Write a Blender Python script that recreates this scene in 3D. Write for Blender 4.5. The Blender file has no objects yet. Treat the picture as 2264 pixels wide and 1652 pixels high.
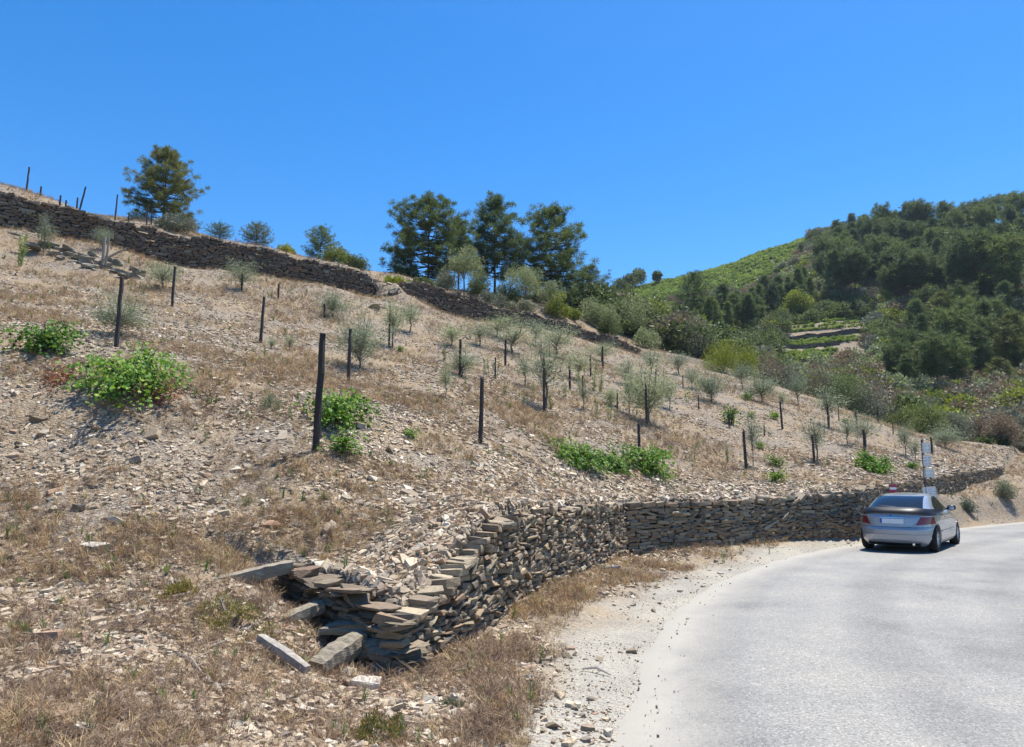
import bpy, bmesh, math, random
import numpy as np
from mathutils import Vector, Matrix, Euler
R = math.radians
SC = bpy.context.scene
rng = np.random.default_rng(7)
random.seed(7)

# ------------------------------------------------------------------ camera, sky, sun, exposure
CAM_H, PITCH, FPX, PW, PH = 1.9, 7.97, 1600.0, 2264.0, 1652.0
cd = bpy.data.cameras.new('camera'); cam = bpy.data.objects.new('camera', cd); SC.collection.objects.link(cam)
cam.location = (0, 0, CAM_H); cam.rotation_euler = (R(90 + PITCH), 0, 0)
cd.sensor_width = 36; cd.lens = FPX / PW * 36; cd.clip_start = .1; cd.clip_end = 6000
SC.camera = cam
SUN_AZ, SUN_EL = 42.0, 69.0          # azimuth from +Y towards +X
w = bpy.data.worlds.new('World'); SC.world = w; w.use_nodes = True
nt = w.node_tree; bg = nt.nodes['Background']
sky = nt.nodes.new('ShaderNodeTexSky'); sky.sky_type = 'NISHITA'; sky.sun_disc = False
sky.sun_elevation = R(SUN_EL); sky.sun_rotation = R(SUN_AZ)
sky.altitude = 300; sky.air_density = 1.0; sky.dust_density = 0.4; sky.ozone_density = 5
hsv = nt.nodes.new('ShaderNodeHueSaturation'); hsv.inputs['Saturation'].default_value = 1.36; hsv.inputs['Hue'].default_value = .501; hsv.inputs['Value'].default_value = 1.15
nt.links.new(sky.outputs[0], hsv.inputs['Color']); nt.links.new(hsv.outputs[0], bg.inputs[0]); bg.inputs[1].default_value = 0.10
sd = bpy.data.lights.new('sun', 'SUN'); so = bpy.data.objects.new('sun', sd); SC.collection.objects.link(so)
sd.energy = 5.0; sd.angle = R(.5); sd.color = (1, .955, .88)
sv = Vector((math.sin(R(SUN_AZ)) * math.cos(R(SUN_EL)), math.cos(R(SUN_AZ)) * math.cos(R(SUN_EL)), math.sin(R(SUN_EL))))
so.rotation_euler = sv.to_track_quat('Z', 'Y').to_euler(); so.location = (30, 30, 60)
SC.view_settings.view_transform = 'Standard'; SC.view_settings.look = 'None'; SC.view_settings.gamma = 1
SC.view_settings.use_curve_mapping = False; SC.view_settings.exposure = 0.8
SC.cycles.max_bounces = 5; SC.cycles.diffuse_bounces = 3; SC.cycles.glossy_bounces = 3; SC.cycles.transparent_max_bounces = 6
SC.cycles.caustics_reflective = False; SC.cycles.caustics_refractive = False
SC.cycles.use_denoising = True

# ------------------------------------------------------------------ survey helpers: sight lines of the photograph -> points in the world
CP, SP = math.cos(R(PITCH)), math.sin(R(PITCH))
def ray(px, py):
    a = (px - PW / 2) / FPX; b = (PH / 2 - py) / FPX
    return np.array([a, CP - b * SP, SP + b * CP])
def at(px, py, d):
    r = ray(px, py); r = r * (d / r[1]); return np.array([r[0], r[1], CAM_H + r[2]])
def gp(px, py, z=0.0):
    r = ray(px, py); r = r * ((z - CAM_H) / r[2]); return np.array([r[0], r[1], CAM_H + r[2]])
def row_y(p):
    """image row and column of a world point"""
    x, y, z = p[0], p[1], p[2] - CAM_H
    dz = y * CP + z * SP; up = -y * SP + z * CP
    return PW / 2 + FPX * x / dz, PH / 2 - FPX * up / dz
def z_for_row(x, y, py):
    b = (PH / 2 - py) / FPX
    return CAM_H + y * (SP + b * CP) / (CP - b * SP)

# ------------------------------------------------------------------ noise
def vnoise(x, y, seed=0):
    xi = np.floor(x).astype(np.int64); yi = np.floor(y).astype(np.int64); xf = x - xi; yf = y - yi
    def h(a, b):
        n = (a * 374761393 + b * 668265263 + seed * 974634777) & 0xffffffff
        n = ((n ^ (n >> 13)) * 1274126177) & 0xffffffff
        return ((n ^ (n >> 16)) & 0xffff) / 65535.0
    u = xf * xf * (3 - 2 * xf); v = yf * yf * (3 - 2 * yf)
    return (h(xi, yi) * (1 - u) + h(xi + 1, yi) * u) * (1 - v) + (h(xi, yi + 1) * (1 - u) + h(xi + 1, yi + 1) * u) * v
def fbm(x, y, s, seed=0, o=4):
    t = 0; a = 1; n = 0
    for k in range(o):
        t = t + a * (vnoise(x / s * 2 ** k + 17.3 * k, y / s * 2 ** k - 9.1 * k, seed + k) - .5); n += a; a *= .5
    return t / n * 2
def sstep(a, b, x):
    t = np.clip((x - a) / (b - a), 0, 1); return t * t * (3 - 2 * t)

# ------------------------------------------------------------------ plan lines
class Line:
    """polyline in plan with per-vertex values"""
    def __init__(s, P, vals=None):
        s.P = np.array([(p[0], p[1]) for p in P], float); s.v = None if vals is None else np.array(vals, float)
        s.L = np.r_[0, np.cumsum(np.hypot(*np.diff(s.P, axis=0).T))]
    def dist(s, x, y):
        best = np.full(x.shape, 1e9); u = np.zeros(x.shape)
        for i in range(len(s.P) - 1):
            a, b = s.P[i], s.P[i + 1]; d = b - a; l2 = d @ d
            t = np.clip(((x - a[0]) * d[0] + (y - a[1]) * d[1]) / l2, 0, 1)
            q = np.hypot(x - a[0] - t * d[0], y - a[1] - t * d[1])
            m = q < best; best = np.where(m, q, best); u = np.where(m, s.L[i] + t * math.sqrt(l2), u)
        return best, u
    def at(s, l):
        return np.array([np.interp(l, s.L, s.P[:, 0]), np.interp(l, s.L, s.P[:, 1])])
    def val(s, l, v): return np.interp(l, s.L, v)
def inside(poly, x, y):
    c = np.zeros(x.shape, bool); n = len(poly)
    for i in range(n):
        (x1, y1), (x2, y2) = poly[i], poly[(i + 1) % n]
        if y1 == y2: continue
        m = ((y1 > y) != (y2 > y)) & (x < (x2 - x1) * (y - y1) / (y2 - y1) + x1)
        c ^= m
    return c

# road: left edge of the asphalt (seen) and its width
road_px = [(1386, 1652), (1425, 1520), (1480, 1400), (1540, 1330), (1640, 1268), (1760, 1228), (1900, 1204), (2110, 1171), (2240, 1157)]
RL = [gp(a, b)[:2] for a, b in road_px]
RL = [np.array([1.3, -40.]), np.array([.62, -12.]), np.array([.62, 0.])] + RL + [np.array([31., 36.]), np.array([44., 43.]), np.array([70., 52.])]
# resample smoothly
_rl = Line(RL); _ls = np.arange(0, _rl.L[-1], .5)
_pts = np.array([_rl.at(l) for l in _ls])
for _ in range(12):
    _pts[1:-1] = (_pts[:-2] + 2 * _pts[1:-1] + _pts[2:]) / 4
road_left = Line(_pts)
_t = np.gradient(_pts, axis=0); _t /= np.hypot(_t[:, 0], _t[:, 1])[:, None]
ROAD_W = 7.0
road_right_pts = _pts + np.c_[_t[:, 1], -_t[:, 0]] * ROAD_W
road_right = Line(road_right_pts[::3])
road_poly = [tuple(p) for p in _pts[::2]] + [tuple(p) for p in road_right_pts[::-2]]

# low roadside wall: return face, near face, middle face
P0 = at(622, 1247, 9.2); P1 = gp(893, 1492, .02); P2 = gp(1390, 1227, .08); P3 = gp(1910, 1185, .12)
P34 = at(2063, 1093, 28.); P4 = at(2180, 1067, 35.); P5 = at(2222, 1050, 38.5)
lw = [P0, P1, P2, P3, P34, P4, P5]
# top rows of the wall as (distance along, z)
def seg_len(a, b): return math.hypot(a[0] - b[0], a[1] - b[1])
low_line = Line(lw)
LL = low_line.L
def top_z_at(l, py):
    p = low_line.at(l); return z_for_row(p[0], p[1], py)
n12 = LL[2] - LL[1]
low_top = [(LL[0], P0[2]), (LL[0] + .8, .82), (LL[1] - .9, .70), (LL[1], .52), (LL[1] + .06 * n12, .60), (LL[1] + .14 * n12, .86), (LL[1] + .2 * n12, 1.12),
           (LL[1] + .27 * n12, 1.31), (LL[1] + .45 * n12, 1.36), (LL[1] + .7 * n12, 1.33), (LL[2], top_z_at(LL[2], 1114))]
for px, py in ((1500, 1108), (1640, 1105), (1790, 1095), (1910, 1084)):
    # find l where column matches
    ls = np.linspace(LL[2], LL[3], 200); cols = [row_y((*low_line.at(l), 1.3))[0] for l in ls]
    l = float(np.interp(px, cols, ls)); low_top.append((l, top_z_at(l, py)))
for l, py in ((LL[4], 1056), (LL[5], 1037), (LL[6], 1029)): low_top.append((l, top_z_at(l, py)))
low_base = [(LL[0], .55), (LL[0] + .9, .24), (LL[1] - .8, .04), (LL[1], .02), (LL[2], .08), (LL[3], .12), (LL[3] + 2.5, .35), (LL[4], P34[2]), (LL[5], P4[2]), (LL[6], P5[2])]
def lowtop(l): return np.interp(l, *zip(*low_top))
def lowbase(l): return np.interp(l, *zip(*low_base))
low_poly = [(-400., 20.), (-60., 26.), (-12., 12.)] + [tuple(p[:2]) for p in lw] + [(44., 62.), (60., 100.), (60., 900.), (-400., 900.)]

# upper terrace wall (two stretches with a rubble gap)
A_px = [(-60, 418, 490, 33.2), (30, 436, 507, 34), (100, 456, 522, 34.8), (233, 487, 548, 36), (383, 524, 597, 38.3), (500, 538, 612, 39.7), (612, 560, 630, 41), (712, 588, 645, 42.5), (795, 601, 668, 43.8), (826, 628, 676, 44.4)]
B_px = [(886, 631, 668, 45.2), (945, 631, 694, 46.6), (1012, 650, 708, 48.2), (1079, 674, 720, 50.2), (1125, 689, 726, 51.6), (1195, 700, 733, 53.6), (1245, 717, 745, 55), (1345, 745, 771, 58), (1412, 771, 790, 60.5)]
def upl(T):
    P = [at(a, c, d) for a, b, c, d in T]; L = Line(P)
    return L, np.array([p[2] for p in P]), np.array([z_for_row(p[0], p[1], T[i][1]) for i, p in enumerate(P)])
lineA, baseA, topA = upl(A_px); lineB, baseB, topB = upl(B_px)
up_all = [tuple(lineA.P[0] + np.array([-30, -14.]))] + [tuple(p) for p in lineA.P] + [tuple(p) for p in lineB.P] + [(30., 66.), (45., 74.)]
up_poly = up_all + [(45., 900.), (-500., 900.), (-500., 10.)]
up_line = Line(up_all)
up_h = np.r_[0.0, np.clip(topA - baseA, .3, 3), np.clip(topB - baseB, .3, 3), 0, 0]; up_h[0] = up_h[1]
def step_field(line, hs, poly, x, y, off, wid):
    samples = np.arange(0, line.L[-1] + .01, .8)
    S = np.array([line.at(l) for l in samples]); H = np.interp(samples, line.L, hs)
    shp = x.shape; x = x.ravel(); y = y.ravel()
    num = np.zeros(x.shape); den = np.zeros(x.shape)
    for i in range(len(S)):
        q = 1 / ((x - S[i, 0]) ** 2 + (y - S[i, 1]) ** 2 + .05) ** 2
        num += q * H[i]; den += q
    d, u = line.dist(x, y); sd_ = np.where(inside(poly, x, y), d, -d)
    return (num / den * sstep(off - wid / 2, off + wid / 2, sd_)).reshape(shp), sd_.reshape(shp), u.reshape(shp)
_lx = np.r_[0, 0, LL]
low_ext = [(-60., 26.), (-12., 12.)] + [tuple(p[:2]) for p in lw] + [(44., 62.)]
low_full = Line(low_ext)
_hl = np.unique(np.r_[[q[0] for q in low_top], [q[0] for q in low_base]])
_off = low_full.L[2]
hs_l = np.r_[0, _off - .3, _off + _hl, low_full.L[-1]]
_hh = np.maximum(0, lowtop(_hl) - lowbase(_hl) - np.where(_hl < LL[1] + .3 * n12, .0, .08))
hs_v = np.r_[0, 0, _hh, 0]
def low_step(x, y):
    return step_field2(x, y)
def step_field2(x, y):
    samples = np.r_[np.arange(0, _off, 2.5), np.arange(_off, _off + LL[-1] + .01, .45), low_full.L[-1]]
    S = np.array([low_full.at(l) for l in samples]); H = np.interp(samples, hs_l, hs_v)
    shp = x.shape; x = x.ravel(); y = y.ravel(); num = np.zeros(x.shape); den = np.zeros(x.shape)
    for i in range(len(S)):
        q = 1 / ((x - S[i, 0]) ** 2 + (y - S[i, 1]) ** 2 + .03) ** 2
        num += q * H[i]; den += q
    d, u = low_full.dist(x, y); s_ = np.where(inside(low_poly, x, y), d, -d)
    return (num / den * sstep(.14, .30, s_)).reshape(shp), s_.reshape(shp), (u - _off).reshape(shp)
def up_step(x, y):
    d, u = up_line.dist(x, y)
    f = up_h.copy()
    s, s_, u = step_field(up_line, f, up_poly, x, y, .38, .3)
    # the gap between both stretches is a slope of rubble
    g0 = up_line.L[len(lineA.P)]; g1 = up_line.L[len(lineA.P) + 1]
    wgap = sstep(g0 - .2, g0 + .5, u) * (1 - sstep(g1 - .5, g1 + .2, u))
    soft = sstep(-2.6, 1.6, s_) * 1.7
    return s * (1 - wgap) + soft * wgap, s_, u

# ------------------------------------------------------------------ terrain: thin-plate surface through surveyed points
CT = []   # (x, y, z)
def C(px, py, d): CT.append(tuple(at(px, py, d)))
def Z(x, y, z): CT.append((x, y, z))
for t in [(30,1652,4.7),(250,1640,4.8),(500,1645,5.0),(800,1640,5.35),(30,1500,5.9),(30,1400,6.9),(400,1500,6.1),(600,1560,5.75),(400,1350,7.5),(30,1200,9.4),(220,1300,8.1),(300,1200,9.3),
          (560,1300,8.2),(600,1400,7.5),(690,1400,7.8),(780,1480,7.3),(500,1450,6.8),(700,1560,5.9),(850,1560,6.3),
          (850,1200,9.7),(700,1180,10.1),(930,1250,8.7),(840,1300,8.2),(780,1260,8.6),(1000,1100,11.8),(1090,1110,11.2),(850,1060,12.3),(700,1000,12.4),(550,1090,11.2),(400,1000,12.),(50,1000,11.8),(300,1100,10.5),(50,1100,10.4),
          (1060,985,15.8),(900,950,15.),(290,862,13.4),(95,778,14.8),(257,768,15.9),(450,900,13.6),(768,845,19.8),(576,760,22.5),(380,680,26),(860,768,30),(1017,834,24),(1117,810,31),(1203,915,24.5),
          (1430,942,26),(1413,992,22),(1290,1030,18.8),(1180,1010,17),(1500,1048,21.5),(1650,1038,24.3),(1730,949,33),(1800,1030,26.8),(1570,892,35),(1912,997,30.5),(1940,936,42),(2002,1012,33),(2060,1005,36.5),
          (1350,805,48),(1500,832,46),(1640,862,46.5),(1700,874,46.5),(1800,898,46),(1900,925,45),(2000,957,43.5),(2080,987,42),(2150,1008,41),(2210,1027,40),
          (1200,1075,14.5),(1330,1085,17.6),(40,560,31),(200,590,31),(80,660,23),
          # above the upper wall
          (30,425,37),(100,448,37.5),(200,480,39),(300,507,41),(420,534,43.5),(520,545,45.5),(640,567,47.5),(760,594,50),(30,440,48),(200,490,50),(357,488,52),(470,535,55),(563,548,55),
          (707,583,56),(850,618,52),(860,652,46.5),(900,612,54),(950,634,58),(1092,660,60),(1217,680,60),(1030,668,54),(1160,692,57),(1250,706,58),(1330,735,62),(1420,768,64),
          (1300,690,75),(1400,720,80),(1000,660,75),(700,600,75),(300,520,75),(1534,806,62),(1610,835,56),(1700,850,60),(1810,885,58),(1885,915,56),
          # valley and the far hill
          (2060,985,58),(2150,985,58),(2230,995,58),(2100,930,85),(2230,930,85),(1950,905,85),
          (2110,842,118),(2227,830,118),(2014,900,100),(1900,860,105),(1750,842,112),(1650,810,118),(1700,800,124),(1800,780,135),(1700,770,132),(1800,735,146),(1900,706,158),(1740,735,148),
          (1600,760,140),(1534,716,140),(1450,735,130),(1650,700,165),(1774,705,165),(1980,640,178),(1840,640,180),(2150,700,150),(2227,700,150),(2020,740,150),(2100,600,190),(2230,560,200),
          (1900,572,215),(1840,590,215),(1990,540,225),(2100,528,230),(2230,518,230),(1780,580,235),
          (1330,658,270),(1400,648,275),(1480,634,285),(1600,606,300),(1720,574,315),(1800,554,320),(1700,640,225),(1550,660,225),(1450,690,215),(1380,690,230)]: C(*t)
# hidden / outside the frame
for t in [(-20,-5,.6),(-20,-30,1),(0,-10,0),(3,-30,0),(12,-10,-.3),(12,10,-.2),(20,14,-.6),(30,22,-.8),(45,32,-.8),(30,0,-3),(60,10,-6),(60,-40,-8),(-15,4,3.5),(-12,8,2.6),(-30,10,9.5),(-45,30,19),(-60,0,12),
          (-60,-50,10),(-70,60,26),(-60,90,22),(-100,150,10),(0,150,10),(-50,250,5),(120,60,15),(150,120,58),(190,190,88),(250,250,120),(0,420,0),(100,450,20),(250,480,60),(400,400,90),(300,100,60),
          (0,900,-40),(600,900,0),(-600,900,-40),(-600,0,0),(0,-600,-20),(600,0,0),(600,-600,0),(-600,-600,0),(-300,200,0),(-250,-100,10),(200,-150,-5),(40,75,4),(75,60,6)]: Z(*t)
CT = np.array(CT)
_x, _y = CT[:, 0], CT[:, 1]
_s1, _sd1, _u1 = step_field2(_x, _y); _s2, _, _ = up_step(_x, _y)
zt = CT[:, 2] - _s1 - _s2
# low-ground points given relative to the base surface
extra = [(gp(1050,1652,.03),0),(gp(1250,1640,0),0),(gp(1180,1500,.02),0),(gp(1000,1520,.03),0),(gp(1300,1380,.03),0),(gp(1420,1280,.05),0),(gp(1600,1240,.06),0),(gp(1800,1205,.08),0),(at(2150,1138,26.5),0),(at(2100,1160,25.2),0),(at(2233,1100,31),0),(at(2235,1150,29),0),(at(2120,1120,26.6),0)]
EP = np.array([e[0] for e in extra]); _x = np.r_[_x, EP[:, 0]]; _y = np.r_[_y, EP[:, 1]]; zt = np.r_[zt, EP[:, 2]]
for l, z in low_base:      # base of the low wall
    p = low_line.at(l); _x = np.r_[_x, p[0]]; _y = np.r_[_y, p[1]]; zt = np.r_[zt, z]
for L_, b_ in ((lineA, baseA), (lineB, baseB)):
    _x = np.r_[_x, L_.P[:, 0]]; _y = np.r_[_y, L_.P[:, 1]]; zt = np.r_[zt, b_ - (.35 if L_ is lineA else .55)]
    T_ = np.gradient(L_.P, axis=0); T_ /= np.hypot(T_[:, 0], T_[:, 1])[:, None]; N_ = np.c_[T_[:, 1], -T_[:, 0]]
    for off_, dz_ in ((1.6, -.55), (-1.5, .12)):
        q_ = L_.P[1:-1] + N_[1:-1] * off_; _x = np.r_[_x, q_[:, 0]]; _y = np.r_[_y, q_[:, 1]]; zt = np.r_[zt, b_[1:-1] + dz_ - (.35 if L_ is lineA else .5)]
def warp(x, y):
    r = np.hypot(x, y) + 1e-9; k = 30 * np.log1p(r / 30) / r
    return x * k, y * k
_wx, _wy = warp(_x, _y)
# drop near-duplicates
keep = []
for i in range(len(_wx)):
    if all(math.hypot(_wx[i] - _wx[j], _wy[i] - _wy[j]) > .12 for j in keep): keep.append(i)
_wx, _wy, zt = _wx[keep], _wy[keep], zt[keep]
def K(r2): return np.where(r2 > 1e-12, .5 * r2 * np.log(np.maximum(r2, 1e-12)), 0)
NTP = len(_wx); n = NTP; A = np.zeros((n + 3, n + 3))
A[:n, :n] = K((_wx[:, None] - _wx) ** 2 + (_wy[:, None] - _wy) ** 2) + np.eye(n) * .02
A[:n, n] = 1; A[:n, n + 1] = _wx; A[:n, n + 2] = _wy; A[n:, :n] = A[:n, n:].T
TW = np.linalg.solve(A, np.r_[zt, 0, 0, 0])
def tps(x, y):
    shp = x.shape; x, y = warp(x.ravel(), y.ravel()); out = TW[NTP] + TW[NTP + 1] * x + TW[NTP + 2] * y
    for i in range(NTP): out += TW[i] * K((x - _wx[i]) ** 2 + (y - _wy[i]) ** 2)
    return out.reshape(shp)
def Hfull(x, y, rough=True):
    x = np.asarray(x, float); y = np.asarray(y, float)
    z = tps(x, y); s1, sd1, u1 = step_field2(x, y); s2, sd2, u2 = up_step(x, y)
    z = z + s1 + s2
    dl, _ = road_left.dist(x, y); onr = inside(road_poly, x, y)
    r = np.hypot(x, y)
    if rough:
        slope = sstep(.3, 2.2, dl) * (~onr)
        a = np.minimum(1, r / 6) * slope
        z = z + a * (fbm(x, y, 1.6, 3) * .10 + fbm(x, y, .35, 9, 3) * .035) + fbm(x, y, 14, 5, 3) * .35 * sstep(60, 120, r) * 4
        # little planting terraces across the slope
    dr, _ = road_right.dist(x, y)
    wroad = np.where(onr, 1, np.maximum(1 - sstep(.15, 1.3, dl), 1 - sstep(.8, 7, dr))) * (1 - sstep(60, 80, r)) * (sd1 < -.05)
    z = z * (1 - wroad) + (-.02) * wroad
    return z, sd1, sd2, u1, u2, dl, onr
def H(x, y):
    x = np.atleast_1d(np.asarray(x, float)); y = np.atleast_1d(np.asarray(y, float))
    return Hfull(x, y)[0]
def hits(pts, t0=3.0, t1=420.):
    """ground points under a list of sight lines (px, py)"""
    rs = np.array([ray(a, b) for a, b in pts]); rs = rs / rs[:, 1:2]
    ds = np.exp(np.linspace(math.log(t0), math.log(t1), 420))
    X = rs[:, 0:1] * ds; Y = rs[:, 1:2] * ds; Zr = CAM_H + rs[:, 2:3] * ds
    G = H(X.ravel(), Y.ravel()).reshape(X.shape)
    out = []
    for i in range(len(pts)):
        b = np.nonzero(Zr[i] < G[i])[0]
        if len(b) == 0 or b[0] == 0: k = int(np.argmin(Zr[i] - G[i])); d = ds[k]
        else:
            k = b[0]; f0 = Zr[i, k-1] - G[i, k-1]; f1 = Zr[i, k] - G[i, k]; d = ds[k-1] + (ds[k] - ds[k-1]) * f0 / (f0 - f1)
        out.append((rs[i, 0] * d, d))
    o = np.array(out); z = H(o[:, 0], o[:, 1])
    return np.c_[o, z]

# ------------------------------------------------------------------ mesh helpers
def link(o, parent=None):
    SC.collection.objects.link(o)
    if parent is not None: o.parent = parent
    return o
def tag(o, label=None, cat=None, group=None, kind=None):
    for k, v in (('label', label), ('category', cat), ('group', group), ('kind', kind)):
        if v: o[k] = v
    return o
def empty(name, loc, rz=0):
    o = bpy.data.objects.new(name, None); o.location = loc; o.rotation_euler = (0, 0, rz); o.empty_display_size = .2
    return link(o)
def npmesh(name, V, F, mats=(), mi=None, smooth=False):
    """F: array (m,3|4) or list of such arrays"""
    me = bpy.data.meshes.new(name); V = np.asarray(V, np.float32)
    Fs = [np.asarray(f, np.int32) for f in (F if isinstance(F, list) else [F]) if len(f)]
    me.vertices.add(len(V)); me.vertices.foreach_set('co', V.ravel())
    li = np.concatenate([f.ravel() for f in Fs]); tot = np.concatenate([np.full(len(f), f.shape[1], np.int32) for f in Fs])
    st = np.r_[0, np.cumsum(tot)[:-1]].astype(np.int32)
    me.loops.add(len(li)); me.loops.foreach_set('vertex_index', li)
    me.polygons.add(len(tot)); me.polygons.foreach_set('loop_start', st); me.polygons.foreach_set('loop_total', tot)
    if mi is not None: me.polygons.foreach_set('material_index', np.asarray(mi, np.int32))
    me.polygons.foreach_set('use_smooth', np.full(len(tot), smooth))
    for m in mats: me.materials.append(m)
    me.update(calc_edges=True); me.validate()
    return me
def obj(name, me, parent=None, loc=None):
    o = bpy.data.objects.new(name, me)
    if loc is not None: o.location = loc
    return link(o, parent)
class MB:
    """collects pieces into ONE mesh"""
    def __init__(s): s.V = []; s.F = {}; s.n = 0; s.M = {}
    def add(s, V, F, m=0):
        V = np.asarray(V, float); F = np.asarray(F)
        s.V.append(V); s.F.setdefault(F.shape[1], []).append(F + s.n); s.M.setdefault(F.shape[1], []).append(np.full(len(F), m)); s.n += len(V)
    def mesh(s, name, mats, smooth=False):
        F = [np.concatenate(s.F[k]) for k in sorted(s.F)]; M = np.concatenate([np.concatenate(s.M[k]) for k in sorted(s.M)])
        return npmesh(name, np.concatenate(s.V), F, mats, M, smooth)
    def box(s, c, d, rot=None, m=0):
        c = np.array(c, float); h = np.array(d, float) / 2
        V = np.array([[i, j, k] for k in (-1, 1) for j in (-1, 1) for i in (-1, 1)]) * h
        if rot is not None: V = V @ np.array(rot).T
        s.add(V + c, [[0,2,3,1],[4,5,7,6],[0,1,5,4],[2,6,7,3],[0,4,6,2],[1,3,7,5]], m)
    def tube(s, P, rad, k=6, m=0, cap=True):
        P = np.array(P, float); rad = np.broadcast_to(np.array(rad, float), (len(P),))
        T = np.gradient(P, axis=0); T /= np.linalg.norm(T, axis=1)[:, None] + 1e-12
        ref = np.array([0, 0, 1.]) if abs(T[0][2]) < .9 else np.array([1., 0, 0])
        V = []
        for p, t, r in zip(P, T, rad):
            u = np.cross(t, ref); u /= np.linalg.norm(u) + 1e-9; v = np.cross(t, u)
            a = np.arange(k) * 2 * math.pi / k
            V.append(p + r * (np.cos(a)[:, None] * u + np.sin(a)[:, None] * v))
        V = np.concatenate(V); F = []
        for i in range(len(P) - 1):
            for j in range(k):
                F.append([i*k+j, i*k+(j+1) % k, (i+1)*k+(j+1) % k, (i+1)*k+j])
        s.add(V, F, m)
        if cap:
            for i, base in ((0, 0), (1, (len(P) - 1) * k)):
                c = P[0] if i == 0 else P[-1]; Vc = np.vstack([V[base:base+k], c])
                s.add(Vc, [[(j+1) % k, j, k] if i == 0 else [j, (j+1) % k, k] for j in range(k)], m)
def rotm(ax, ang):
    return np.array(Matrix.Rotation(ang, 3, ax))
def eul(M):
    """(n,3,3) rotation matrices -> XYZ euler"""
    ry = -np.arcsin(np.clip(M[:, 2, 0], -1, 1)); rx = np.arctan2(M[:, 2, 1], M[:, 2, 2]); rz = np.arctan2(M[:, 1, 0], M[:, 0, 0])
    return np.c_[rx, ry, rz]

# ------------------------------------------------------------------ materials
def mat(name):
    m = bpy.data.materials.new(name); m.use_nodes = True; N = m.node_tree.nodes; Lk = m.node_tree.links
    return m, N, Lk, N['Principled BSDF']
def ramp(N, stops, interp='LINEAR'):
    r = N.new('ShaderNodeValToRGB'); e = r.color_ramp.elements; r.color_ramp.interpolation = interp
    while len(e) < len(stops): e.new(.5)
    for k, (p, c) in zip(e, stops): k.position = p; k.color = (*c, 1)
    return r
def noise(N, Lk, scale, det=4, rough=.6, vec=None, dim='3D'):
    t = N.new('ShaderNodeTexNoise'); t.inputs['Scale'].default_value = scale; t.inputs['Detail'].default_value = det; t.inputs['Roughness'].default_value = rough
    if vec is not None: Lk.new(vec, t.inputs['Vector'])
    return t
def mix(N, Lk, f, a, b, mode='MIX'):
    x = N.new('ShaderNodeMix'); x.data_type = 'RGBA'; x.blend_type = mode
    for s, v in ((x.inputs[0], f), (x.inputs[6], a), (x.inputs[7], b)):
        if isinstance(v, (int, float)): s.default_value = v
        elif isinstance(v, tuple): s.default_value = (*v, 1)
        else: Lk.new(v, s)
    return x.outputs[2]
def bump(N, Lk, B, h, strength=.5, dist=.02):
    b = N.new('ShaderNodeBump'); b.inputs['Strength'].default_value = strength; b.inputs['Distance'].default_value = dist
    Lk.new(h, b.inputs['Height']); Lk.new(b.outputs[0], B.inputs['Normal']); return b
def math_(N, Lk, op, a, b=None, clamp=False):
    x = N.new('ShaderNodeMath'); x.operation = op; x.use_clamp = clamp
    for s, v in ((x.inputs[0], a), (x.inputs[1], b)):
        if v is None: continue
        if isinstance(v, (int, float)): s.default_value = v
        else: Lk.new(v, s)
    return x.outputs[0]
def simple(name, col, rough=.6, metal=0, spec=.5, var=0, vs=8., bmp=0):
    m, N, Lk, B = mat(name); B.inputs['Roughness'].default_value = rough; B.inputs['Metallic'].default_value = metal
    B.inputs['Specular IOR Level'].default_value = spec
    if var or bmp:
        tc = N.new('ShaderNodeTexCoord'); t = noise(N, Lk, vs, 5, .65, tc.outputs['Object'])
        r = ramp(N, [(.25, tuple(c * (1 - var) for c in col)), (.75, tuple(min(1, c * (1 + var)) for c in col))]); Lk.new(t.outputs[0], r.inputs[0]); Lk.new(r.outputs[0], B.inputs['Base Color'])
        if bmp: bump(N, Lk, B, t.outputs[0], bmp, .01)
    else: B.inputs['Base Color'].default_value = (*col, 1)
    return m
def random_src(N, kind):
    if kind == 'object': return N.new('ShaderNodeObjectInfo').outputs['Random']
    return N.new('ShaderNodeNewGeometry').outputs['Random Per Island']
def mat_stone(name, kind, cols, vs=9., lichen=.25, bmp=.7):
    """split schist: one tone per stone, grain along the bed, lichen"""
    m, N, Lk, B = mat(name); rnd = random_src(N, kind); tc = N.new('ShaderNodeTexCoord')
    r = ramp(N, [(i / (len(cols) - 1) if len(cols) > 1 else 0, c) for i, c in enumerate(cols)]); Lk.new(rnd, r.inputs[0])
    mp = N.new('ShaderNodeMapping'); mp.inputs['Scale'].default_value = (1, 1, 4); Lk.new(tc.outputs['Object'] if kind == 'island' else N.new('ShaderNodeNewGeometry').outputs['Position'], mp.inputs[0])
    t = noise(N, Lk, vs, 6, .7, mp.outputs[0])
    g = ramp(N, [(.28, (.55, .52, .5)), (.5, (1, 1, 1)), (.75, (1.25, 1.2, 1.1))]); Lk.new(t.outputs[0], g.inputs[0])
    c = mix(N, Lk, 1.0, r.outputs[0], g.outputs[0], 'MULTIPLY')
    t2 = noise(N, Lk, vs * .45, 5, .7); g2 = ramp(N, [(.56, (0, 0, 0)), (.68, (1, 1, 1))]); Lk.new(t2.outputs[0], g2.inputs[0])
    c = mix(N, Lk, math_(N, Lk, 'MULTIPLY', g2.outputs[0], lichen), c, (.44, .41, .31))
    Lk.new(c, B.inputs['Base Color']); B.inputs['Roughness'].default_value = .78; B.inputs['Specular IOR Level'].default_value = .35
    bump(N, Lk, B, t.outputs[0], bmp, .02)
    return m
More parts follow.
